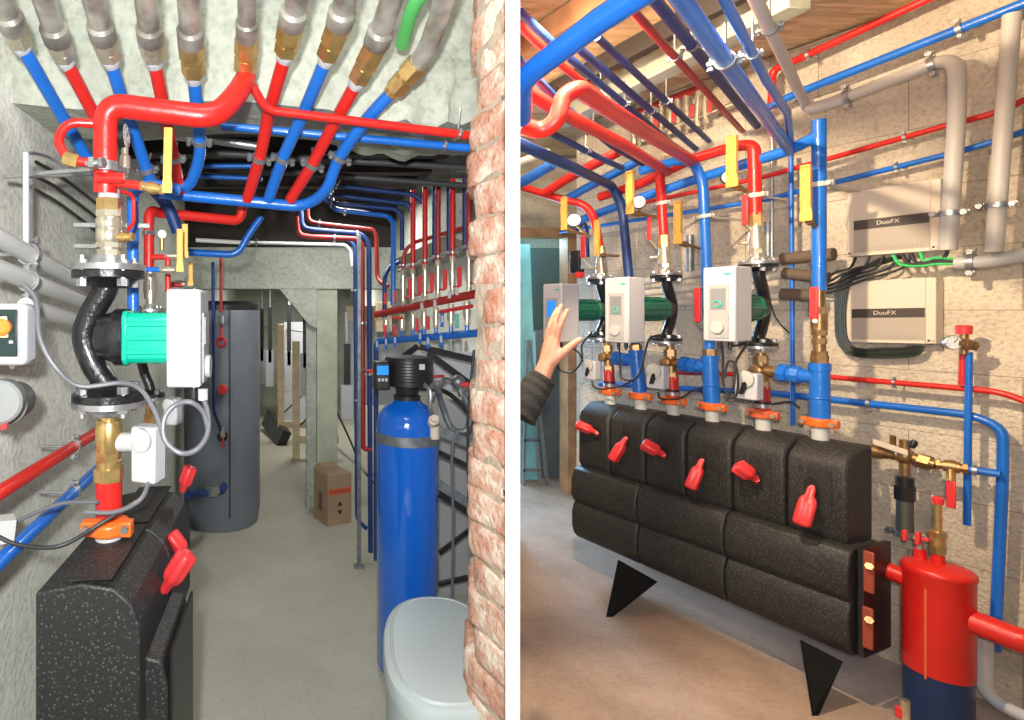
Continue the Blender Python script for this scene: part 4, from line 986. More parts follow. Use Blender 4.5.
# ---- columns
CU = [(610, 597), (640, 622), (673, 661), (712, 703), (763, 754), (820, 818)]
ZL, ZU = 1.03, 2.1
def cp(i, z, off=.12):
    a, b = CU[i]; u = a+(b-a)*(z-ZL)/(ZU-ZL)
    return RZ(u, z, off)
def vz(i, v):
    u = CU[i][1]; return H-(v-V0)/F*ry(u, .12)
for i in range(6):
    red = i in (0, 2, 4)
    o = thing('pipe_coupling', 'orange grooved pipe coupling on top of the %s black block' % ord6[i], 'coupling', cp(i, .975))
    MB().cyl(cp(i, .965), cp(i, 1.03), .0275).build('stub', GREYP, o)
    p = cp(i, 1.025)
    m = MB().lathe([(0, .033), (.005, .041), (.032, .043), (.038, .033)], p, EZ, 26)
    for s in (-1, 1): m.box(p+D*(.044*s)+EZ*.018, .03, .03, .032, D, N, EZ)
    m.build('coupling_ring', ORANGE if i != 4 else CORAL, o, bevel=.003)
    for s in (-1, 1): MB().hexn(p+D*(.048*s)+EZ*.018-N*.03, p+D*(.048*s)+EZ*.018+N*.02, .010).build('bolt', NICK, o)
    if red:
        c = thing('red_collar', 'dark red pipe collar between orange coupling and brass valve under the %s pump' % TRI[i//2], 'pipe', cp(i, 1.06))
        MB().cyl(cp(i, 1.06), cp(i, 1.165), .0285).build('collar', DRED if i != 2 else RED, c)
        MB().lathe([(0, .030), (.016, .030)], cp(i, 1.072), EZ, 22).build('rubber_ring', STEEL, c)
        MB().lathe([(0, .031), (.012, .031)], cp(i, 1.09), EZ, 22).build('rubber_ring', BLACK, c)
        w = thing('mixing_valve', 'brass mixing valve body above the dark red collar under the %s pump' % TRI[i//2], 'valve', cp(i, 1.16))
        m = MB().hexn(cp(i, 1.155), cp(i, 1.185), .030).cyl(cp(i, 1.18), cp(i, 1.27), .0255).hexn(cp(i, 1.265), cp(i, 1.30), .028).cyl(cp(i, 1.29), cp(i, 1.34), .020)
        m.cyl(cp(i, 1.235), cp(i, 1.235)-D*.07, .023); m.hexn(cp(i, 1.235)-D*.05, cp(i, 1.235)-D*.075, .029)
        m.lathe([(0, .024), (.05, .024), (.055, .016)], cp(i, 1.235), -N, 20)
        m.build('valve_body', DBRASS, w)
    else:
        r = .0325
        zt = 1.285
        w = thing('blue_tee', 'blue painted tee fitting above an orange coupling, %s of the three' % ('farthest', 'middle', 'nearest')[i//2], 'pipe fitting', cp(i, 1.06))
        m = MB().cyl(cp(i, 1.06), cp(i, zt), r).lathe([(0, r*1.03), (.004, r*1.1), (.008, r*1.03)], cp(i, 1.14), EZ, 24).cyl(cp(i, zt-.03), cp(i, zt), r*1.1)
        q = cp(i, 1.225); e = cp(i-1, 1.235)
        L = (e-q).length
        dr = (e-q).normalized()
        m.cyl(q, q+dr*L*.5, r*.9); m.lathe([(0, r*1.1), (.03, r*1.15), (.035, r*.9), (.04, r*.9), (.045, r*1.2), (.075, r*1.2)], q+dr*(L*.30), dr, 8)
        m.build('fitting_body', BLUE, w)
        MB().hexn(cp(i, zt), cp(i, zt+.03), r*.9).build('brass_nut', DBRASS, w)
# upper halves
UP = {0: (-1, 1.66, 1.86), 2: (-1, 1.69, 1.88), 4: (-1, 1.72, 1.93)}
for i, (x, z0, z1) in UP.items():
    o = thing('shut_off_valve', 'nickel shut-off valve between the red riser and the %s green pump' % TRI[i//2], 'valve', cp(i, z0))
    unionstack(MB(), cp(i, z0), cp(i, z1-.05), .0235, [(0, .10, 1.2, 0), (.08, .2, .9, 0), (.18, .34, 1.15, 1), (.32, .66, 1.3, 0), (.64, .8, 1.1, 0), (.78, 1, 1.0, 0)]).build('valve_body', NICK, o)
    MB().hexn(cp(i, z1-.06), cp(i, z1), .0265).build('brass_nut', BRASS, o)
    unionstack(MB(), cp(i, z0+.08)-D*.02, cp(i, z0+.08)+D*.06-N*.02, .007, VALVE).build('drain_valve', NICK, o)
pipe([cp(4, 1.92), RZ(754, 2.235, .12), R(736, 146, .12), R(690, 160, .13), R(640, 184, .13), R(600, 197, .13)], .0245, RED, label='thick red main running above the pumps and turning down at the nearest pump', br=.05, clamps=[.08], back=N, rod=.22, cm=WPIPE)
pipe([cp(2, 1.87), R(660, 176, .12)], .0215, RED, label='red riser over the middle pump, meeting the thick red main', clamps=[.55], back=N, rod=.25, cm=WPIPE)
pipe([cp(0, 1.85), R(594, 216, .12), R(584, 204, .10), R(560, 199, .0), R(500, 180, -.1)], .0225, RED, label='red pipe over the farthest pump, bending left to the doorway', br=.07)
pipe([cp(5, 1.58), R(819, 120, .12)], .0235, BLUE, label='thick blue riser with a capped top, nearest pipe of the row', clamps=[.62], back=N, rod=.30, cm=WPIPE)
pipe([R(818, 136, .12), R(790, 150, .13), R(700, 178, .15), R(640, 198, .16), R(575, 222, .16)], .0235, BLUE, label='thick blue main running behind the thick red one from the tall blue riser')
pipe([cp(3, 1.30), R(703, 182, .12), R(694, 163, .12), R(680, 160, .08), R(640, 171, -.06)], .0215, BLUE, label='blue riser that arches left at the top between the two near pumps', br=.07, clamps=[.56], back=N, rod=.28, cm=WPIPE)
pipe([cp(1, 1.30), R(622, 205, .12), R(612, 186, .08), PZ(572, 167, 2.12), PZ(515, 142, 2.12)], .0225, SHADEBLUE, label='dark blue pipe rising behind the second box and sweeping up to the left', br=.08)
clampmesh(cp(1, 1.86), EZ, .0225, N, .25).build('pipe_clamp', WPIPE, bpy.data.objects['heating_pipe']) if False else None
# brass piece + lever on near riser
o = thing('ball_valve', 'brass ball valve with a red lever on the nearest blue riser', 'valve', cp(5, 1.31))
unionstack(MB(), cp(5, 1.31), cp(5, 1.60), .021, [(0, .08, 1.25, 1), (.07, .3, .95, 0), (.18, .26, 1.15, 1), (.3, .38, 1.2, 1), (.38, .6, 1.25, 0), (.6, .7, 1.15, 1), (.7, 1, .9, 0)]).build('valve_body', DBRASS, o)
MB().box(R(814, 303, .07), .03, .010, .13, D, N, EZ).build('lever', SIGRED, o, bevel=.005)
MB().cyl(R(817, 321, .12), R(815, 321, .06), .008).build('lever_stem', NICK, o)

# pumps
pA = -N
for i, u, zc, dist, bz, lab in ((0, 600, 1.50, .30, 1.485, 'dark green circulation pump behind the raised hand, white box with a blue screen'),
                       (2, 666, 1.505, .30, 1.50, 'dark green circulation pump in the middle of the row, white box with a grey panel'),
                       (4, 758, 1.51, .215, 1.525, 'dark green circulation pump closest to the wall controllers, largest looking white box')):
    c = RZ(u, zc, .12)
    fr = .070
    pump(lab, c, pA, 1.675 if i < 4 else 1.70, 1.345, fr, (.035, dist-.05, .058), (.125, .115 if i else .13, .315, bz, dist), DGREEN, logo=True, sc=.8, screen=SCREEN if i == 0 else mat('grey_screen', (.22, .24, .25), .15), side=D)
# extra lever valves (yellow)
def yl_valve(lab, u, v0, v1, off, w, su, sv, m_=YEL):
    """v0 hub, v1 tip; stub back to pixel su,sv"""
    r = thing('ball_valve', lab, 'valve', R(u, v0, off))
    yhandle(R(u, v0, off), R(u, v1, off), w, D, r, m_)
    unionstack(MB(), R(u+2, v0-1, off+.01), R(su, sv, .11), .010, [(0, .1, 1.2, 1), (.1, .3, 1.4, 0), (.3, .4, 1, 1), (.4, 1, .7, 0)]).build('valve_body', DBRASS, r)
    return r
yl_valve('brass valve with a hanging yellow lever, nearest the doorway', 564, 230, 197, -.02, .042, 588, 236)
yl_valve('brass valve with a tall yellow lever over the farthest pump', 597, 256, 220, .02, .038, 619, 256)
yl_valve('brass valve with an upright yellow lever left of the middle red riser', 630, 214, 171, -.0, .045, 658, 217)
yl_valve('brass valve with an upright yellow lever right of the middle red riser', 678, 244, 201, .0, .042, 702, 249)
yl_valve('brass valve with a tall yellow lever left of the near red riser', 732, 187, 136, -.02, .048, 753, 193)
yl_valve('brass valve with a big yellow lever beside the tall near blue riser', 806, 221, 165, .04, .042, 817, 228)
for lab, u, v0, v1, w in (('slim red lever hanging beside the near red riser', 745, 195, 225, .025), ('slim red lever hanging left of the middle red riser', 649, 217, 240, .02), ('slim red lever hanging beside the farthest pump', 583, 236, 258, .03), ('red lever between the middle pump and the near white box', 697.5, 288, 322, .03)):
    r = thing('lever_valve', lab, 'valve', R(u, v1, .08))
    MB().box(R(u, (v0+v1)/2, .07), w, .010, (v1-v0)/F*ry(u, .07), D, N, EZ).build('lever', SIGRED, r, bevel=.004)
    MB().cyl(R(u, v0, .08), R(u+8, v0, .12), .009).cyl(R(u, v1, .08), R(u+9, v1+9, .12), .006).build('stem', NICK, r)
for lab, u, v, su, sv, rr in (('pressure gauge with black rim on the red pipe near the doorway', 574, 220, 588, 236, .038), ('pressure gauge left of the middle red riser', 639, 202, 640, 216, .034), ('pressure gauge partly hidden behind the near tall yellow lever', 729, 177, 745, 192, .03)):
    g = thing('pressure_gauge', lab, 'gauge', R(u, v+10, .02))
    gauge(g, R(u, v, .02), V((-.45, -.9, 0)), rr)
    MB().cyl(R(u, v+3, .03), R(su, sv, .11), .007).build('stem', BRASS, g)

# second plane of mains towards the far left (above the doorway)
pipe([R(512, 188, -.25), R(553, 164, -.2)], .030, BLUE, label='stubby thick blue main ending near the divider under the dark sweeping pipe')
pipe([R(545, 193, -.05), R(575, 174, -.02), R(618, 152, 0)], .027, RED, label='thick red main crossing behind the dark sweeping pipe at the far left')
pipe([R(566, 199, .05), R(590, 186, .05), R(640, 160, .05)], .024, BLUE, label='second thick blue main crossing behind the dark sweeping pipe')
pipe([R(520, 162, -.3), R(548, 152, -.3)], .02, WPIPE, label='pale pipe beside the divider above the stubby blue main', cat='pipe', name='drain_pipe')

# ---- ceiling pipes
pipe([PZ(521, 118, 2.02), PZ(521, 80, 2.05), PZ(600, 20, 2.10), PZ(680, -32, 2.12), PZ(680, -32, 2.12)+(PZ(680, -32, 2.12)-PZ(600, 20, 2.10)).normalized()*.7], .0268, BLUE, label='thickest bright blue pipe crossing the top left corner of the pump room', br=.05, seg=24)
CP = [
 ([(597, 37), (709, 141)], 2.42, .0125, SHADEBLUE, 'dark blue ceiling pipe ending right of the valve cluster'),
 ([(578, 48), (696, 149)], 2.38, .0135, SHADEBLUE, 'dark blue ceiling pipe next left to it'),
 ([(520, 12), (560, 50), (682, 152)], 2.35, .0125, SHADEBLUE, 'dark ceiling pipe just above the thin red one'),
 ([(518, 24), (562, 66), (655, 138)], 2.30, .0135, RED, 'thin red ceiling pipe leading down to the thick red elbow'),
 ([(518, 60), (562, 105), (612, 146), (650, 168)], 2.22, .0135, SHADEBLUE, 'dark blue ceiling pipe between the two thick red ones'),
 ([(524, 1), (560, 32), (590, 58)], 2.50, .012, SHADEBLUE, 'short dark pipe at the very top left corner behind the thick blue pipe'),
 ([(555, 0), (576, 16)], 2.50, .012, BLUE, 'short blue pipe crossing above the thick blue pipe'),
 ([(634, 12), (742, 131)], 2.40, .0125, DRED, 'dull red ceiling pipe beside the tall yellow lever'),
 ([(650, -6), (757, 126)], 2.38, .0165, SHADEBLUE, 'blue ceiling pipe right of the dull red one'),
 ([(676, -8), (790, 151)], 2.26, .0195, BLUE, 'wide blue ceiling pipe that joins the blue main'),
 ([(722, -6), (766, 80), (787, 112), (791, 146)], 2.25, .0115, BLUE, 'narrow blue ceiling pipe curving down to the blue main'),
 ([(754, -4), (807, 108)], 2.40, .0175, WPIPE, 'pale grey ceiling pipe running down to the wall elbow'),
 ([(541, 128), (600, 158), (622, 168)], 2.15, .012, SHADEBLUE, 'dark pipe under the lower thick red pipe'),
]
for pts, z, r, m_, lab in CP:
    u_, v_ = pts[-1]
    if z > 2.2: z = R(u_, v_, .50 if pts[-1][0] in (709, 696, 682, 742, 757) else (.45 if r == .0175 else .14)).z
    Q = [PZ(u, v, z) for u, v in pts]
    if pts[0][1] <= 15 and pts[0][0] > 600: Q = [Q[0]+(Q[0]-Q[1]).normalized()*.8]+Q
    pipe(Q, r, m_, group='pipes running under the pump room ceiling', name='ceiling_pipe', label=lab, br=.08, clamps=[.5], back=EZ, rod=.1, cm=DSTEEL)
pipe([PZ(520, 125, 2.08), PZ(540, 132, 2.06), PZ(557, 122, 2.08), PZ(563, 96, 2.16), PZ(578, 88, 2.18), PZ(610, 110, 2.18), R(693, 162, .13)], .0265, RED, label='thick red pipe making an S bend below the thickest blue pipe', br=.06, seg=20)
pipe([PZ(518, 86, 2.2), PZ(560, 112, 2.2), PZ(620, 143, 2.19), R(668, 172, .13)], .0225, RED, label='thick red pipe running parallel below the S bend one', br=.05)
# valve cluster high up under the ceiling
cl = thing('ceiling_manifold', 'high nickel and red manifold with many small valves below the ceiling timbers', 'manifold', R(680, 110, .5))
MB().tube([R(622, 118, .45), R(700, 88, .45)], .02, 12).build('manifold_bar', DRED, cl)
MB().tube([R(640, 140, .45), R(745, 100, .45)], .014, 12).build('return_bar', NICK, cl)
rr = random.Random(3)
for k in range(9):
    u = 634+k*9; v = 112-k*2.5
    unionstack(MB(), R(u, v+32, .45), R(u+rr.uniform(-2, 2), v-4, .45), .014, VALVE).build('valve_body', NICK, cl)
    if k % 2 == 0: MB().box(R(u+4, v+14, .40), .02, .01, .07, D, N, EZ).build('lever', SIGRED, cl, bevel=.003)

# ================================================================ RIGHT WALL
def rw(pts, r, m_, lab, off=.47, name='heating_pipe', cl=(), br=None, cat='pipe', rod=.07):
    return pipe([R(u, v, off) for u, v in pts], r, m_, name=name, label=lab, clamps=cl, back=N, rod=rod, br=br, cat=cat)
rw([(772, 108), (772, 70), (790, 63), (900, 12), (960, -16)], .0165, RED, 'bright red pipe rising to the right high on the block wall', off=.42, cl=[.4], br=.04)
rw([(758, 112), (800, 92), (1040, -3)], .0185, BLUE, 'bright blue pipe rising to the right high on the block wall', off=.42, cl=[.2, .78])
rw([(600, 212), (760, 178), (945, 126), (1000, 112), (1040, 92)], .0115, RED, 'slim red pipe crossing the wall above the wall controllers', cl=[.1, .8], br=.1)
rw([(560, 232), (764, 200), (965, 150), (1005, 138), (1040, 126)], .0115, BLUE, 'slim blue pipe crossing the wall just above the upper controller', cl=[.82], br=.1)
rw([(660, 372), (830, 377), (1003, 392), (1040, 408)], .0115, RED, 'slim red pipe low on the wall under the lower controller', cl=[.72], br=.05)
rw([(600, 384), (772, 393), (972, 415), (1003, 428), (1003, 470), (995, 650)], .0155, BLUE, 'blue pipe low on the wall bending down at its right end', cl=[.52], br=.16)
rw([(791, 152), (793, 425)], .0095, BLUE, 'thin blue pipe falling straight down the wall left of the controllers', off=.44)
rw([(969, 352), (967, 525)], .0105, BLUE, 'thin blue pipe dropping from the round gauge', off=.45)
rw([(963, 352), (962, 385)], .0105, RED, 'short thin red pipe dropping from the round gauge', off=.45)
# grey waste pipes
rw([(808, 108), (822, 106), (866, 90), (945, 60), (957, 66), (957, 110), (948, 250)], .0245, WPIPE, 'pale grey waste pipe rising along the wall and turning down past the upper controller', off=.40, name='drain_pipe', cl=[.12, .34, .88], br=.07)
rw([(1012, 14), (994, 252)], .0235, WPIPE, 'upright pale grey waste pipe nearest the right edge', off=.40, name='drain_pipe', cl=[.8])
rw([(956, 263), (985, 262), (1040, 252)], .0245, GREYP, 'level grey conduit that swallows the green cables', off=.45, name='conduit', cl=[.2], cat='conduit')
# brown foam lagging with grey ends behind the near pump
for lab, pts, r in (('brown foam lagged pipe behind the near pump, top one', [(782, 259), (834, 254)], .028), ('brown foam lagged pipe behind the near pump, middle one', [(784, 273), (828, 278)], .026), ('brown foam lagged pipe behind the near pump, bottom one', [(782, 294), (818, 296)], .028)):
    rw(pts, r, BROWNF, lab, off=.42, name='lagged_pipe')
for lab, pts, r in (('pale pipe behind the pumps entering the top brown foam', [(632, 283), (720, 271), (784, 259)], .02), ('pale pipe behind the pumps entering the middle brown foam', [(636, 294), (720, 286), (786, 274)], .018), ('pale pipe behind the pumps entering the bottom brown foam', [(640, 304), (720, 302), (784, 296)], .018)):
    rw(pts, r, WPIPE, lab, off=.42, name='drain_pipe')
rw([(772, 120), (772, 258)], .008, STEEL, 'thin steel rod on the wall above the brown foam pipes', off=.5, name='rod')
rw([(690, 235), (690, 272)], .018, DSTEEL, 'short galvanised strut on the wall behind the arching blue riser', off=.5, name='steel_strut')
rw([(768, 222), (768, 256)], .016, DSTEEL, 'short galvanised strut on the wall behind the near nickel valve', off=.5, name='steel_strut')

# wall controllers
def controller(lab, u0, u1, vt, vb, ub=None):
    P = {}
    off = .49
    A = R(u0, vt[0], off); B = R(u1, vt[1], off)
    zt0, zb0 = A.z, R(u0, vb[0], off).z; zt1, zb1 = B.z, R(u1, vb[1], off).z
    w = (V((B.x, B.y, 0))-V((A.x, A.y, 0))).length
    a = (V((B.x, B.y, 0))-V((A.x, A.y, 0))).normalized()
    # a slight real tilt on the wall is kept
    up = EZ
    root = thing('heating_controller', lab, 'controller', V(((A.x+B.x)/2, (A.y+B.y)/2, (zb0+zb1)/2)))
    sl_t = (zt1-zt0); sl_b = (zb1-zb0); hL = zt0-zb0
    def pt(s, t): # s 0..1 along, t 0..1 up
        return V((A.x, A.y, 0))+a*(w*s)+EZ*((zb0+sl_b*s)*(1-t)+(zt0+sl_t*s)*t)
    def quad(s0, s1, t0, t1, d0, d1):
        m = MB(); q = [pt(s0, t0), pt(s1, t0), pt(s1, t1), pt(s0, t1)]
        m.v = [p-N*d0 for p in q]+[p-N*d1 for p in q]; m.f = [(0, 1, 2, 3), (7, 6, 5, 4), (0, 4, 5, 1), (1, 5, 6, 2), (2, 6, 7, 3), (3, 7, 4, 0)]; return m
    quad(0, 1, 0, 1, -.06, .0).build('housing', CREAM, root, bevel=.004)
    lidp = quad(.085, .90, .0, 1, .0, .004).build('front_lid', CREAM, root, bevel=.0015)
    quad(.088, .895, .05, .40, .004, .0055).build('lower_cover', GREIGE, root)
    for k in range(16): quad(.16+k*.043, .185+k*.043, .07, .13, .0055, .0062).build('vent', mat('vent_grey', (.36, .32, .27), .6), lidp)
    quad(.088, .895, .40, .545, .004, .006).build('dark_band', mat('brown_black_band', (.06, .048, .042), .4), root)
    ay = EZ; ax = (pt(1, .5)-pt(0, .5)).normalized()
    text_mesh('DuoFX', .024, pt(.47, .475)-N*.0065, ax, ay, CREAM, root)
    for s in (.03, .93): MB().cyl(pt(s, .05), pt(s, .05)-N*.003, .004, seg=12).build('screw', BLACK, root)
    quad(.96, .985, .035, .06, .0, .002).build('indicator', LGREY, root)
    return root
controller('cream wall controller with a dark band, upper of the two', 847, 941, (193, 178), (257, 250))
controller('cream wall controller with a dark band, lower of the two, framed by black cables', 845, 936, (282, 277), (342, 344))
# cables round them
def rc(pts, r, m_, lab, off=.46): return cable([R(u, v, off) for u, v in pts], r, m_, lab)
bund = ['outermost', 'second', 'third', 'fourth', 'fifth', 'innermost']
for k in range(6):
    d = k*2.1
    rc([(905-k*5, 256+k*.5), (880-k*3, 264+k*.6), (852+d*.3, 270+k), (838+d*.9, 285+k), (836+d*.8, 315), (838+d*.8, 340-d*.2), (850+d*.6, 354-d*.5), (880, 357-d*.8), (915-d, 355-d*.7), (924-d, 346)], .0055, CABLE if k % 3 else mat('dark_green_cable', (.015, .05, .02), .5), 'black cable looping round the lower controller, %s of six' % bund[k], off=.50-k*.004)
for k in range(5):
    rc([(856+k*14, 257-k), (850+k*13, 268), (836+k*7, 272+k*2), (822+k*2, 280+k*3), (812, 268+k*6)], .005, CABLE, 'black cable leaving the underside of the upper controller to the left, %s' % ('first', 'second', 'third', 'fourth', 'last')[k], off=.47)
for k in range(4):
    rc([(893+k*9, 255-k), (900+k*8, 264-k), (918+k*4, 266-k*2), (936, 264-k*2), (958, 264-k*1.5)], .006, GRNC if k in (0, 3) else CABLE, '%s cable running from the upper controller into the grey conduit, %s' % ('green' if k in (0, 3) else 'black', ('lowest', 'second', 'third', 'topmost')[k]), off=.45)
rc([(938, 262), (944, 258), (948, 250)], .006, CABLE, 'black cable hooking up into the end of the grey waste pipe', off=.45)
# gauge set on the wall
g = thing('pressure_gauge', 'white faced round gauge with a red cap and brass tee beside the lower controller', 'gauge', R(962, 352, .44))
gauge(g, R(953.5, 342.5, .38), V((-.25, -1, 0)), .027, 1)
MB().lathe([(0, .021), (.03, .022), (.034, .018)], R(964, 334, .44), EZ, 20).build('red_cap', CAPR, g)
unionstack(MB(), R(956, 343, .40), R(976, 346, .44), .016, VALVE).cyl(R(964, 354, .44), R(964, 332, .44), .012).build('brass_tee', DBRASS, g)

# filling group
fg = thing('filling_valve', 'brass filling valve assembly with a paper tag, between two red levers', 'valve', R(905, 480, .42))
m = MB(); unionstack(m, R(860, 449, .40), R(897, 455, .40), .020, VALVE); m.ball(R(905, 456, .40), .034, (1, 1, .9)); m.cyl(R(905, 475, .40), R(905, 440, .40), .016); m.cyl(R(893, 436, .38), R(893, 452, .40), .009)
unionstack(m, R(912, 458, .40), R(936, 465, .40), .026, [(0, .3, .9, 0), (.3, .8, 1.1, 1), (.8, 1, .8, 0)]); unionstack(m, R(936, 464, .40), R(968, 469, .42), .018, VALVE)
m.build('valve_body', DBRASS, fg)
MB().box(R(890, 447, .35), .105, .003, .022, (V(R(904, 452, .35))-V(R(877, 443, .35))).normalized(), N, EZ).build('paper_tag', CREAM, fg)
MB().hexn(R(905, 486, .40), R(905, 500, .40), .032).cyl(R(905, 497, .40), R(905, 477, .40), .026).build('black_nut', BLACK, fg)
MB().lathe([(0, .012), (.02, .013), (.03, .008)], R(911, 447, .38), (EZ+D*-.4).normalized(), 14).build('wing_screw', BLACK, fg)
for u, v0, v1 in ((866, 462, 488), (951, 481, 508)):
    MB().box(R(u, (v0+v1)/2, .37), .026, .008, (v1-v0)/F*ry(u, .37), D, N, EZ).build('lever', SIGRED if u > 900 else DRED, fg, bevel=.004)
    MB().cyl(R(u, v0-12, .40), R(u, v0+1, .37), .012).build('lever_stem', BRASS, fg)
pipe([R(905, 498, .40), R(905, 535, .40)], .025, mat('dark_steel_pipe', (.10, .10, .09), .5, .4), label='short dark downpipe under the filling valve', clamps=[.95], back=N)
pipe([R(968, 469, .42), R(1000, 474, .44)], .0145, BLUE, label='short blue pipe joining the filling valve to the bent blue pipe', clamps=[.2], back=N, rod=.06)

# red separator vessel
vc = RZ(938, 0, .20)
s = thing('dirt_separator', 'red cylindrical separator vessel on a blue base in the lower right corner', 'vessel', vc)
r_ = .089
MB().lathe([(.20, r_), (.205, r_*1.01), (.545, r_*1.01), (.552, r_*1.05), (.566, r_*1.05), (.574, r_*.98), (.584, r_*.7), (.588, r_*.3), (.589, .01)], vc, EZ, 44).build('shell', RED, s, angle=50)
MB().lathe([(0, r_*.97), (.20, r_*.97)], vc, EZ, 44).build('base', mat('deep_blue_jacket', (.006, .025, .09), .4), s)
MB().box(vc-(D*.0+N*1.0)*(r_*1.0)+EZ*.35, .006, .004, .32, D, N, EZ).build('jacket_seam', CORAL, s)
MB().tube([vc+D*.05+EZ*.50-N*.02, vc+D*.22+EZ*.52-N*.02], .032, 18).build('inlet_pipe', RED, s)
MB().tube([vc-D*.05+EZ*.42, vc-D*.20+EZ*.40+N*.02, vc-D*.26+EZ*.44+N*.02, vc-D*.26+EZ*.75+N*.02], .040, 20, br=.08).build('outlet_pipe', RED, s)
for dx, zz in ((.045, .60), (-.0, .61)): MB().cyl(vc+D*dx+EZ*.56, vc+D*dx+EZ*(zz+.02), .017).build('top_boss', RED, s)
a = thing('air_vent', 'tall brass air vent with a red cap on top of the red vessel', 'air vent', vc+EZ*.6)
m = MB().hexn(vc+EZ*.62, vc+EZ*.65, .022).cyl(vc+EZ*.64, vc+EZ*.69, .020).hexn(vc+EZ*.68, vc+EZ*.70, .024).cyl(vc+EZ*.70, vc+EZ*.80, .011)
m.build('vent_body', BRASS, a)
MB().lathe([(0, .015), (.02, .016), (.026, .010)], vc+EZ*.80, EZ, 14).build('cap', SIGRED, a)
MB().box(vc+EZ*.665+D*.04-N*.03, .012, .02, .045, D, N, EZ).box(vc+EZ*.665+D*.03-N*.02, .03, .01, .012, D, N, EZ).build('tap_handle', SIGRED, a, bevel=.002)
a = thing('drain_tap', 'small tap with a red handle on the left of the red vessel lid', 'tap', vc+D*.045+EZ*.6)
MB().cyl(vc+D*.045+EZ*.62, vc+D*.045+EZ*.66, .010).lathe([(0, .014), (.03, .014)], vc+D*.045+EZ*.66-N*.015, N, 14).build('tap_body', NICK, a)
MB().box(vc+D*.085+EZ*.655, .012, .014, .04, D, N, EZ).build('tap_handle', SIGRED, a, bevel=.002)
f = thing('pipe_flange', 'narrow rust red flange plate with bolts at the near end of the long manifold', 'flange', R(870, 660, .12))
fb = MB().box(R(869, 572, -.01), .03, .012, .15, D, N, EZ).box(R(868, 628, -.01), .03, .012, .15, D, N, EZ).build('plate', mat('rust_red_plate', (.26, .05, .028), .5), f, bevel=.004)
for v in (566, 620): MB().hexn(R(869, v, -.015), R(869, v, -.03), .013).build('bolt', DBRASS, f)
rowbox('end_panel', .0, .19, -.045, -.028, .22, .62, BLACK, lambda o: tag(o, 'dark end plate of the long manifold beside the rust red flange', 'panel'))
pipe([R(985, 640, .45), R(985, 690, .40), R(1000, 705, .38), R(1035, 722, .3)], .022, WPIPE, name='drain_hose', label='pale hose curving on the floor behind the red vessel', br=.08)
v = thing('drain_tap', 'nickel drain tap at the floor in front of the red vessel', 'tap', R(905, 715, .05))
MB().cyl(R(905, 720, .05), R(905, 700, .05), .014).build('tap_body', NICK, v); MB().box(R(899, 712, .04), .02, .01, .04, D, N, EZ).build('tap_handle', SIGRED, v, bevel=.002)

# actuators + cables on the row
for i, u, v, w, h in ((0, 592, 370, .075, .105), (2, 658, 377, .085, .115), (4, 749, 386, .085, .115)):
    r = actuator('white valve actuator with a black knob under the %s pump' % ('farthest', 'middle', 'near')[i//2], R(u, v, .03), -N, w, h, .05)
def rcab(lab, pts, r=.0048, off=-.06): return cable([R(u, v, off) for u, v in pts], r, CABLE, lab)
rcab('black cable looping below the near white box', [(722, 345), (723, 360), (723, 380), (728, 396), (736, 396), (738, 380), (735, 364), (728, 362), (724, 378)])
rcab('black cable hanging from the near white box to the lower flange', [(728, 346), (740, 345), (748, 342), (736, 362), (734, 385), (728, 397)])
rcab('black cable looping below the middle white box', [(619, 343), (620, 365), (622, 378), (632, 380), (640, 372), (645, 352), (650, 338), (660, 335)])
rcab('black cable loop beside the hand', [(592, 332), (582, 345), (582, 360), (574, 371), (564, 372), (557, 366), (556, 352), (566, 347), (578, 352), (583, 362)])
rcab('black cable drooping from the far actuator to the second tee', [(592, 381), (594, 387), (604, 389), (620, 386), (634, 380)], off=.02)
rcab('black cable drooping from the middle actuator', [(658, 392), (662, 399), (680, 398), (692, 391), (702, 388)], off=.02)
rcab('thin cable arching on the wall below the middle pump', [(700, 388), (704, 396), (712, 405)], .003, .3)
rcab('thin cable hanging on the wall beside the lagged pipes', [(770, 300), (776, 318), (790, 334)], .003, .5)
rcab('thin cable behind the nearest orange coupling', [(772, 404), (790, 402), (800, 408)], .004, .3)

# ================================================================ DOORWAY AND BEYOND
def stand(u0, u1, v0, z0, y, d, m_, name, lab, cat, lean=0):
    a = (u0-U0)/F*y; b = (u1-U0)/F*y; zt = H-(v0-V0)/F*y
    m = MB(); q = [V((a, y, z0)), V((b, y, z0)), V((b+lean, y, zt)), V((a+lean, y, zt))]
    m.v = q+[p+V((0, d, 0)) for p in q]; m.f = [(0, 1, 2, 3), (7, 6, 5, 4), (0, 4, 5, 1), (1, 5, 6, 2), (2, 6, 7, 3), (3, 7, 4, 0)]
    return tag(m.build(name, m_), lab, cat)
stand(512, 539, 244, 0, 4.95, .04, CYAN, 'insulation_sheet', 'pale cyan sheet leaning in the doorway beside the divider', 'sheet', -.08)
stand(526, 580, 248, 1.3, 5.05, .04, mat('dark_green_grey_panel', (.05, .075, .07), .6), 'dark_panel', 'dark green grey panel in the upper doorway', 'panel')
stand(536, 584, 330, 0, 5.0, .03, mat('slate_panel', (.17, .19, .21), .6, var=.2), 'slate_panel', 'grey blue board standing in the lower doorway', 'board')
l = thing('stepladder', 'folded aluminium stepladder leaning in the doorway behind the arm', 'ladder', W(532, 480, 4.75))
for a, b in (((523, 500), (527, 340)), ((541, 500), (530, 340)), ((549, 500), (538, 400))):
    MB().box((W(*a, 4.8)+W(*b, 4.8))/2, .02, .03, (W(*a, 4.8)-W(*b, 4.8)).length, EX, EY, (W(*b, 4.8)-W(*a, 4.8)).normalized()).build('rail', STEEL, l)
for k in range(4): MB().box(W(530.5, 380+k*30, 4.8), .09+k*.02, .03, .02).build('rung', STEEL, l)
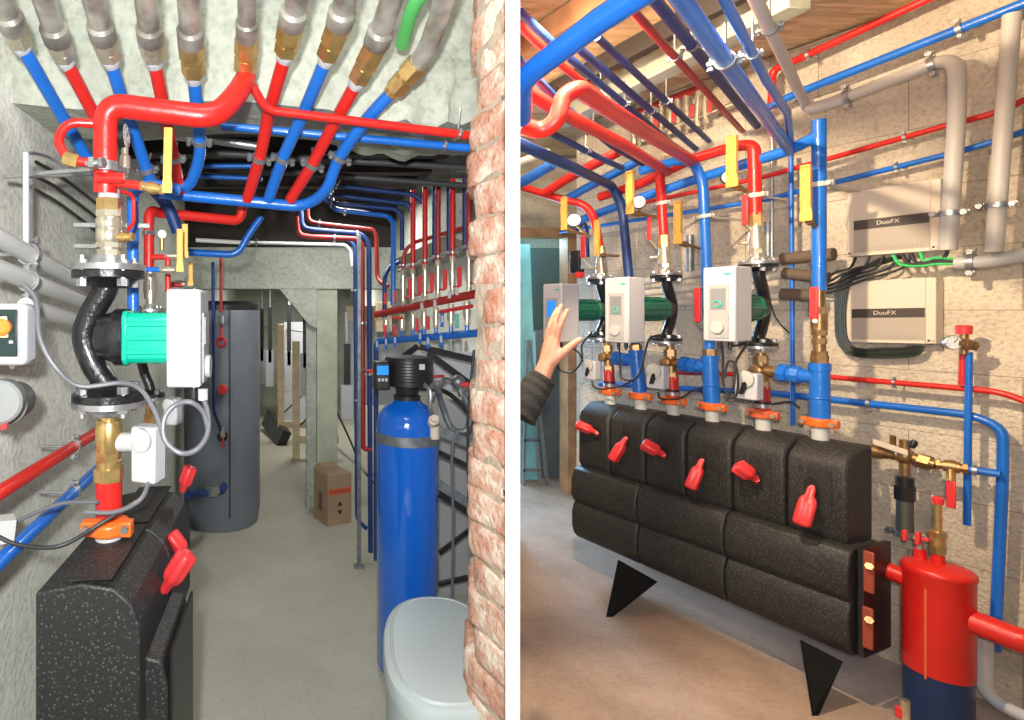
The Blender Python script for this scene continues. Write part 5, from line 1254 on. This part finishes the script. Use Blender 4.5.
d = thing('small_device', 'small black device with a coloured end hanging behind the farthest pump', 'device', R(580, 262, .3))
MB().box(R(577, 262, .25), .07, .05, .14, D, N, EZ).build('case', BLACK, d, bevel=.006)
MB().lathe([(0, .02), (.04, .02)], R(582, 275, .2), -N, 16).build('red_knob', CAPR, d)
MB().box(R(586, 263, .2), .04, .04, .07, D, N, EZ).build('side_box', GREYP, d, bevel=.004)
pipe([R(576, 232, .3), R(584, 222, .3), R(587, 228, .3), R(588, 262, .3)], .010, SHADEBLUE, label='thin dark blue pipe hooking over behind the farthest pump', br=.03)

# ================================================================ ARM AND HAND
YH = 1.75
def hw(u, v, dy=0): return W(u, v, YH+dy)
def capsules(chains):
    m = MB()
    for ch in chains:
        pts = [p for p, r in ch]; rs = [r for p, r in ch]
        # dense spheres along the chain for a smooth voxel union
        for (p, r), (q, s_) in zip(ch[:-1], ch[1:]):
            n = max(2, int((q-p).length/(min(r, s_)*.35)))
            for k in range(n+1):
                t = k/n; m.ball(p.lerp(q, t), r+(s_-r)*t, seg=12, rings=8)
    return m
k = .0031
ch = []
wr = hw(538, 385)
palm0 = hw(546, 366); 
ch.append([(hw(524, 402, -.0), .031), (wr, .029), (palm0, .026)])
# metacarpals
idx = hw(556, 341, -.012); mid = hw(551.5, 338, .004); rin = hw(548.5, 340, .020); pin = hw(547, 344, .034)
for kn, r in ((idx, .0135), (mid, .0135), (rin, .013), (pin, .012)):
    ch.append([(palm0, .024), (palm0.lerp(kn, .5), .0185), (kn, r)])
ch.append([(idx, .0125), (mid, .013), (rin, .0125), (pin, .012)])
ch.append([(palm0.lerp(idx, .5), .017), (palm0.lerp(pin, .5), .017)])
def finger(a, pts, rs): ch.append([(a, rs[0])]+list(zip(pts, rs[1:])))
finger(idx, [hw(559.5, 327, -.022), hw(563.5, 318, -.024), hw(567, 310.5, -.020)], [.0115, .0098, .0088, .0072])
finger(mid, [hw(554.5, 323, -.002), hw(558, 313, .0), hw(561, 306, .006)], [.0118, .0098, .0088, .0072])
finger(rin, [hw(550.5, 325, .022), hw(554, 316, .026), hw(557.5, 309, .032)], [.0112, .0095, .0085, .007])
finger(pin, [hw(548, 332, .040), hw(550.5, 325, .046), hw(553.5, 319, .052)], [.010, .0085, .0075, .0065])
# thumb
th0 = palm0.lerp(hw(556, 362, -.02), .7)
ch.append([(palm0, .022), (hw(556, 358, -.018), .0165), (hw(565, 351, -.030), .0125), (hw(573, 344, -.034), .0105), (hw(580, 339.5, -.032), .0085)])
ch.append([(hw(556, 358, -.018), .014), (idx, .0115)])
body = thing('person', 'person reaching in from the left with a bare raised hand and a charcoal sleeve', 'person', V((hw(524, 402).x, YH, .9)))
hand = capsules(ch).build('arm_and_hand', SKIN, body)
md = hand.modifiers.new('remesh', 'REMESH'); md.mode = 'VOXEL'; md.voxel_size = .0026; md.use_smooth_shade = True
md = hand.modifiers.new('smooth', 'SMOOTH'); md.factor = .6; md.iterations = 7
sl = MB()
path = catmull([hw(543.5, 377), hw(536, 387, -.0), hw(527, 400, -.005), hw(517.5, 415, -.01)], 8)
pr = [.0385+.018*i/len(path)+.0018*math.sin(i*1.1) for i in range(len(path))]
sl.tube(path, .05, 28, rads=pr)
sl.build('sleeve', CLOTH, body)

GROUPS = {'pump_group_block': 'black foam blocks on the long manifold', 'pipe_coupling': 'orange couplings on the black blocks', 'red_collar': 'red collars under the green pumps',
 'mixing_valve': 'brass mixing valves under the green pumps', 'blue_tee': 'blue tees between the green pumps', 'heating_controller': 'cream controllers on the block wall',
 'lagged_pipe': 'brown foam lagged pipes', 'timber_stand': 'timber stands in the far passage', 'tank_valve': 'valves on the grey tank', 'foot_bracket': 'feet'}
for o in list(C.objects):
    if o.parent is None and 'label' in o and 'group' not in o:
        b = o.name.split('.')[0]; l = o['label']; right = 'x' if ORG[o].x > .42*ORG[o].y else ''
        if b in GROUPS: o['group'] = GROUPS[b]
        elif b == 'circulation_pump': o['group'] = 'green circulation pumps of the right-hand row' if right else 'pumps in the left passage'
        elif b == 'valve_actuator': o['group'] = 'white valve actuators of the right-hand row' if right else 'white valve actuators in the left passage'
        elif b == 'shut_off_valve' and right: o['group'] = 'nickel shut-off valves over the green pumps'
        elif b == 'ball_valve' and 'yellow' in l: o['group'] = 'yellow lever valves of the right-hand row' if right else 'yellow lever valves in the left passage'
        elif b == 'pressure_gauge' and right: o['group'] = 'pressure gauges of the pump room'
        elif b == 'lever_valve': o['group'] = 'slim red levers of the right-hand row'
        elif b == 'hose': o['group'] = 'hoses beside the blue softener'
        elif b == 'hanging_meter': o['group'] = 'hanging meters in the far passage'
        elif 'looping round the lower controller' in l: o['group'] = 'black cables looping round the lower controller'
        elif 'leaving the underside' in l: o['group'] = 'black cables leaving the upper controller'
        elif 'into the grey conduit' in l: o['group'] = 'cables entering the grey conduit'
        elif 'dark cable strung' in l: o['group'] = 'dark cables along the left wall'
        elif 'grey plastic pipe on the left wall' in l: o['group'] = 'grey plastic pipes on the left wall'
        elif 'overhead bundle' in l: o['group'] = 'blue pipes of the overhead bundle'
        elif 'entering the' in l and 'foam' in l: o['group'] = 'pale pipes entering the brown foam'

# ================================================================ LIGHT, WORLD, CAMERA
def spot(name, loc, tgt, power, size, angle, col, blend=.6):
    l = bpy.data.lights.new(name, 'SPOT'); l.energy = power; l.shadow_soft_size = size; l.spot_size = math.radians(angle); l.spot_blend = blend; l.color = col
    o = bpy.data.objects.new(name, l); C.objects.link(o); o.location = loc
    o.rotation_euler = (V(tgt)-V(loc)).to_track_quat('-Z', 'Y').to_euler(); return o
def area(name, loc, tgt, power, sx, sy, col):
    l = bpy.data.lights.new(name, 'AREA'); l.energy = power; l.shape = 'RECTANGLE'; l.size = sx; l.size_y = sy; l.color = col
    o = bpy.data.objects.new(name, l); C.objects.link(o); o.location = loc
    o.rotation_euler = (V(tgt)-V(loc)).to_track_quat('-Z', 'Y').to_euler(); return o
WARM = (1, .78, .53)
spot('left_work_lamp', (-.05, -.10, 1.62), (-.08, 3, 1.25), 175, .03, 125, (1, 1, .97), .6)
area('left_fill_light', (.05, .5, 2.68), (.05, 2.6, .2), 9, .6, .25, (1, 1, .97))  # unseen panel added to lift the left room, no fitting there
area('passage_fill_light', (.35, 3.3, 2.2), (.2, 3.4, 0), 16, .5, .3, (1, 1, .95))  # added fill over the passage, without a fixture
area('far_passage_fill_light', (.3, 6.6, 1.88), (.3, 6.6, 0), 26, .6, .6, (1, .97, .92))  # added to brighten the far timbers, no lamp hangs there
spot('right_work_lamp', (.80, 1.60, 2.44), (2.3, 2.4, 1.15), 215, .03, 140, WARM, .5)
spot('aisle_fill_light', (.62, .30, 1.85), (2.4, 2.55, 1.3), 45, .05, 84, WARM, .5)  # added fill near the camera, softens the right-hand shadows
area('floor_fill_light', (1.25, 2.9, 2.66), (1.3, 2.7, 0), 15, .4, .4, (1, .74, .5))  # unseen panel added to brighten the right-hand floor
area('doorway_daylight', (1.62, 4.45, 1.35), (1.9, 2.8, .9), 24, .5, 1.1, (.35, .62, 1))
area('door_room_fill_light', (2.0, 5.6, 2.2), (1.9, 4.9, .8), 130, 1.0, .8, (.45, .75, 1))  # unseen panel added to brighten the sheets behind the doorway
w = bpy.data.worlds.new('world'); bpy.context.scene.world = w; w.use_nodes = True
w.node_tree.nodes['Background'].inputs[0].default_value = (.95, .97, 1, 1); w.node_tree.nodes['Background'].inputs[1].default_value = .22
cam = bpy.data.cameras.new('camera'); co = bpy.data.objects.new('camera', cam); C.objects.link(co)
co.location = (0, 0, H); co.rotation_euler = (math.pi/2, 0, 0)
cam.sensor_fit = 'HORIZONTAL'; cam.sensor_width = 36; cam.lens = F/1024*36
cam.shift_x = (512-U0)/1024; cam.shift_y = (V0-360)/1024; cam.clip_start = .05
bpy.context.scene.camera = co
vs = bpy.context.scene.view_settings
vs.view_transform = 'Standard'; vs.look = 'None'; vs.gamma = 1; vs.use_curve_mapping = False; vs.exposure = 0.0
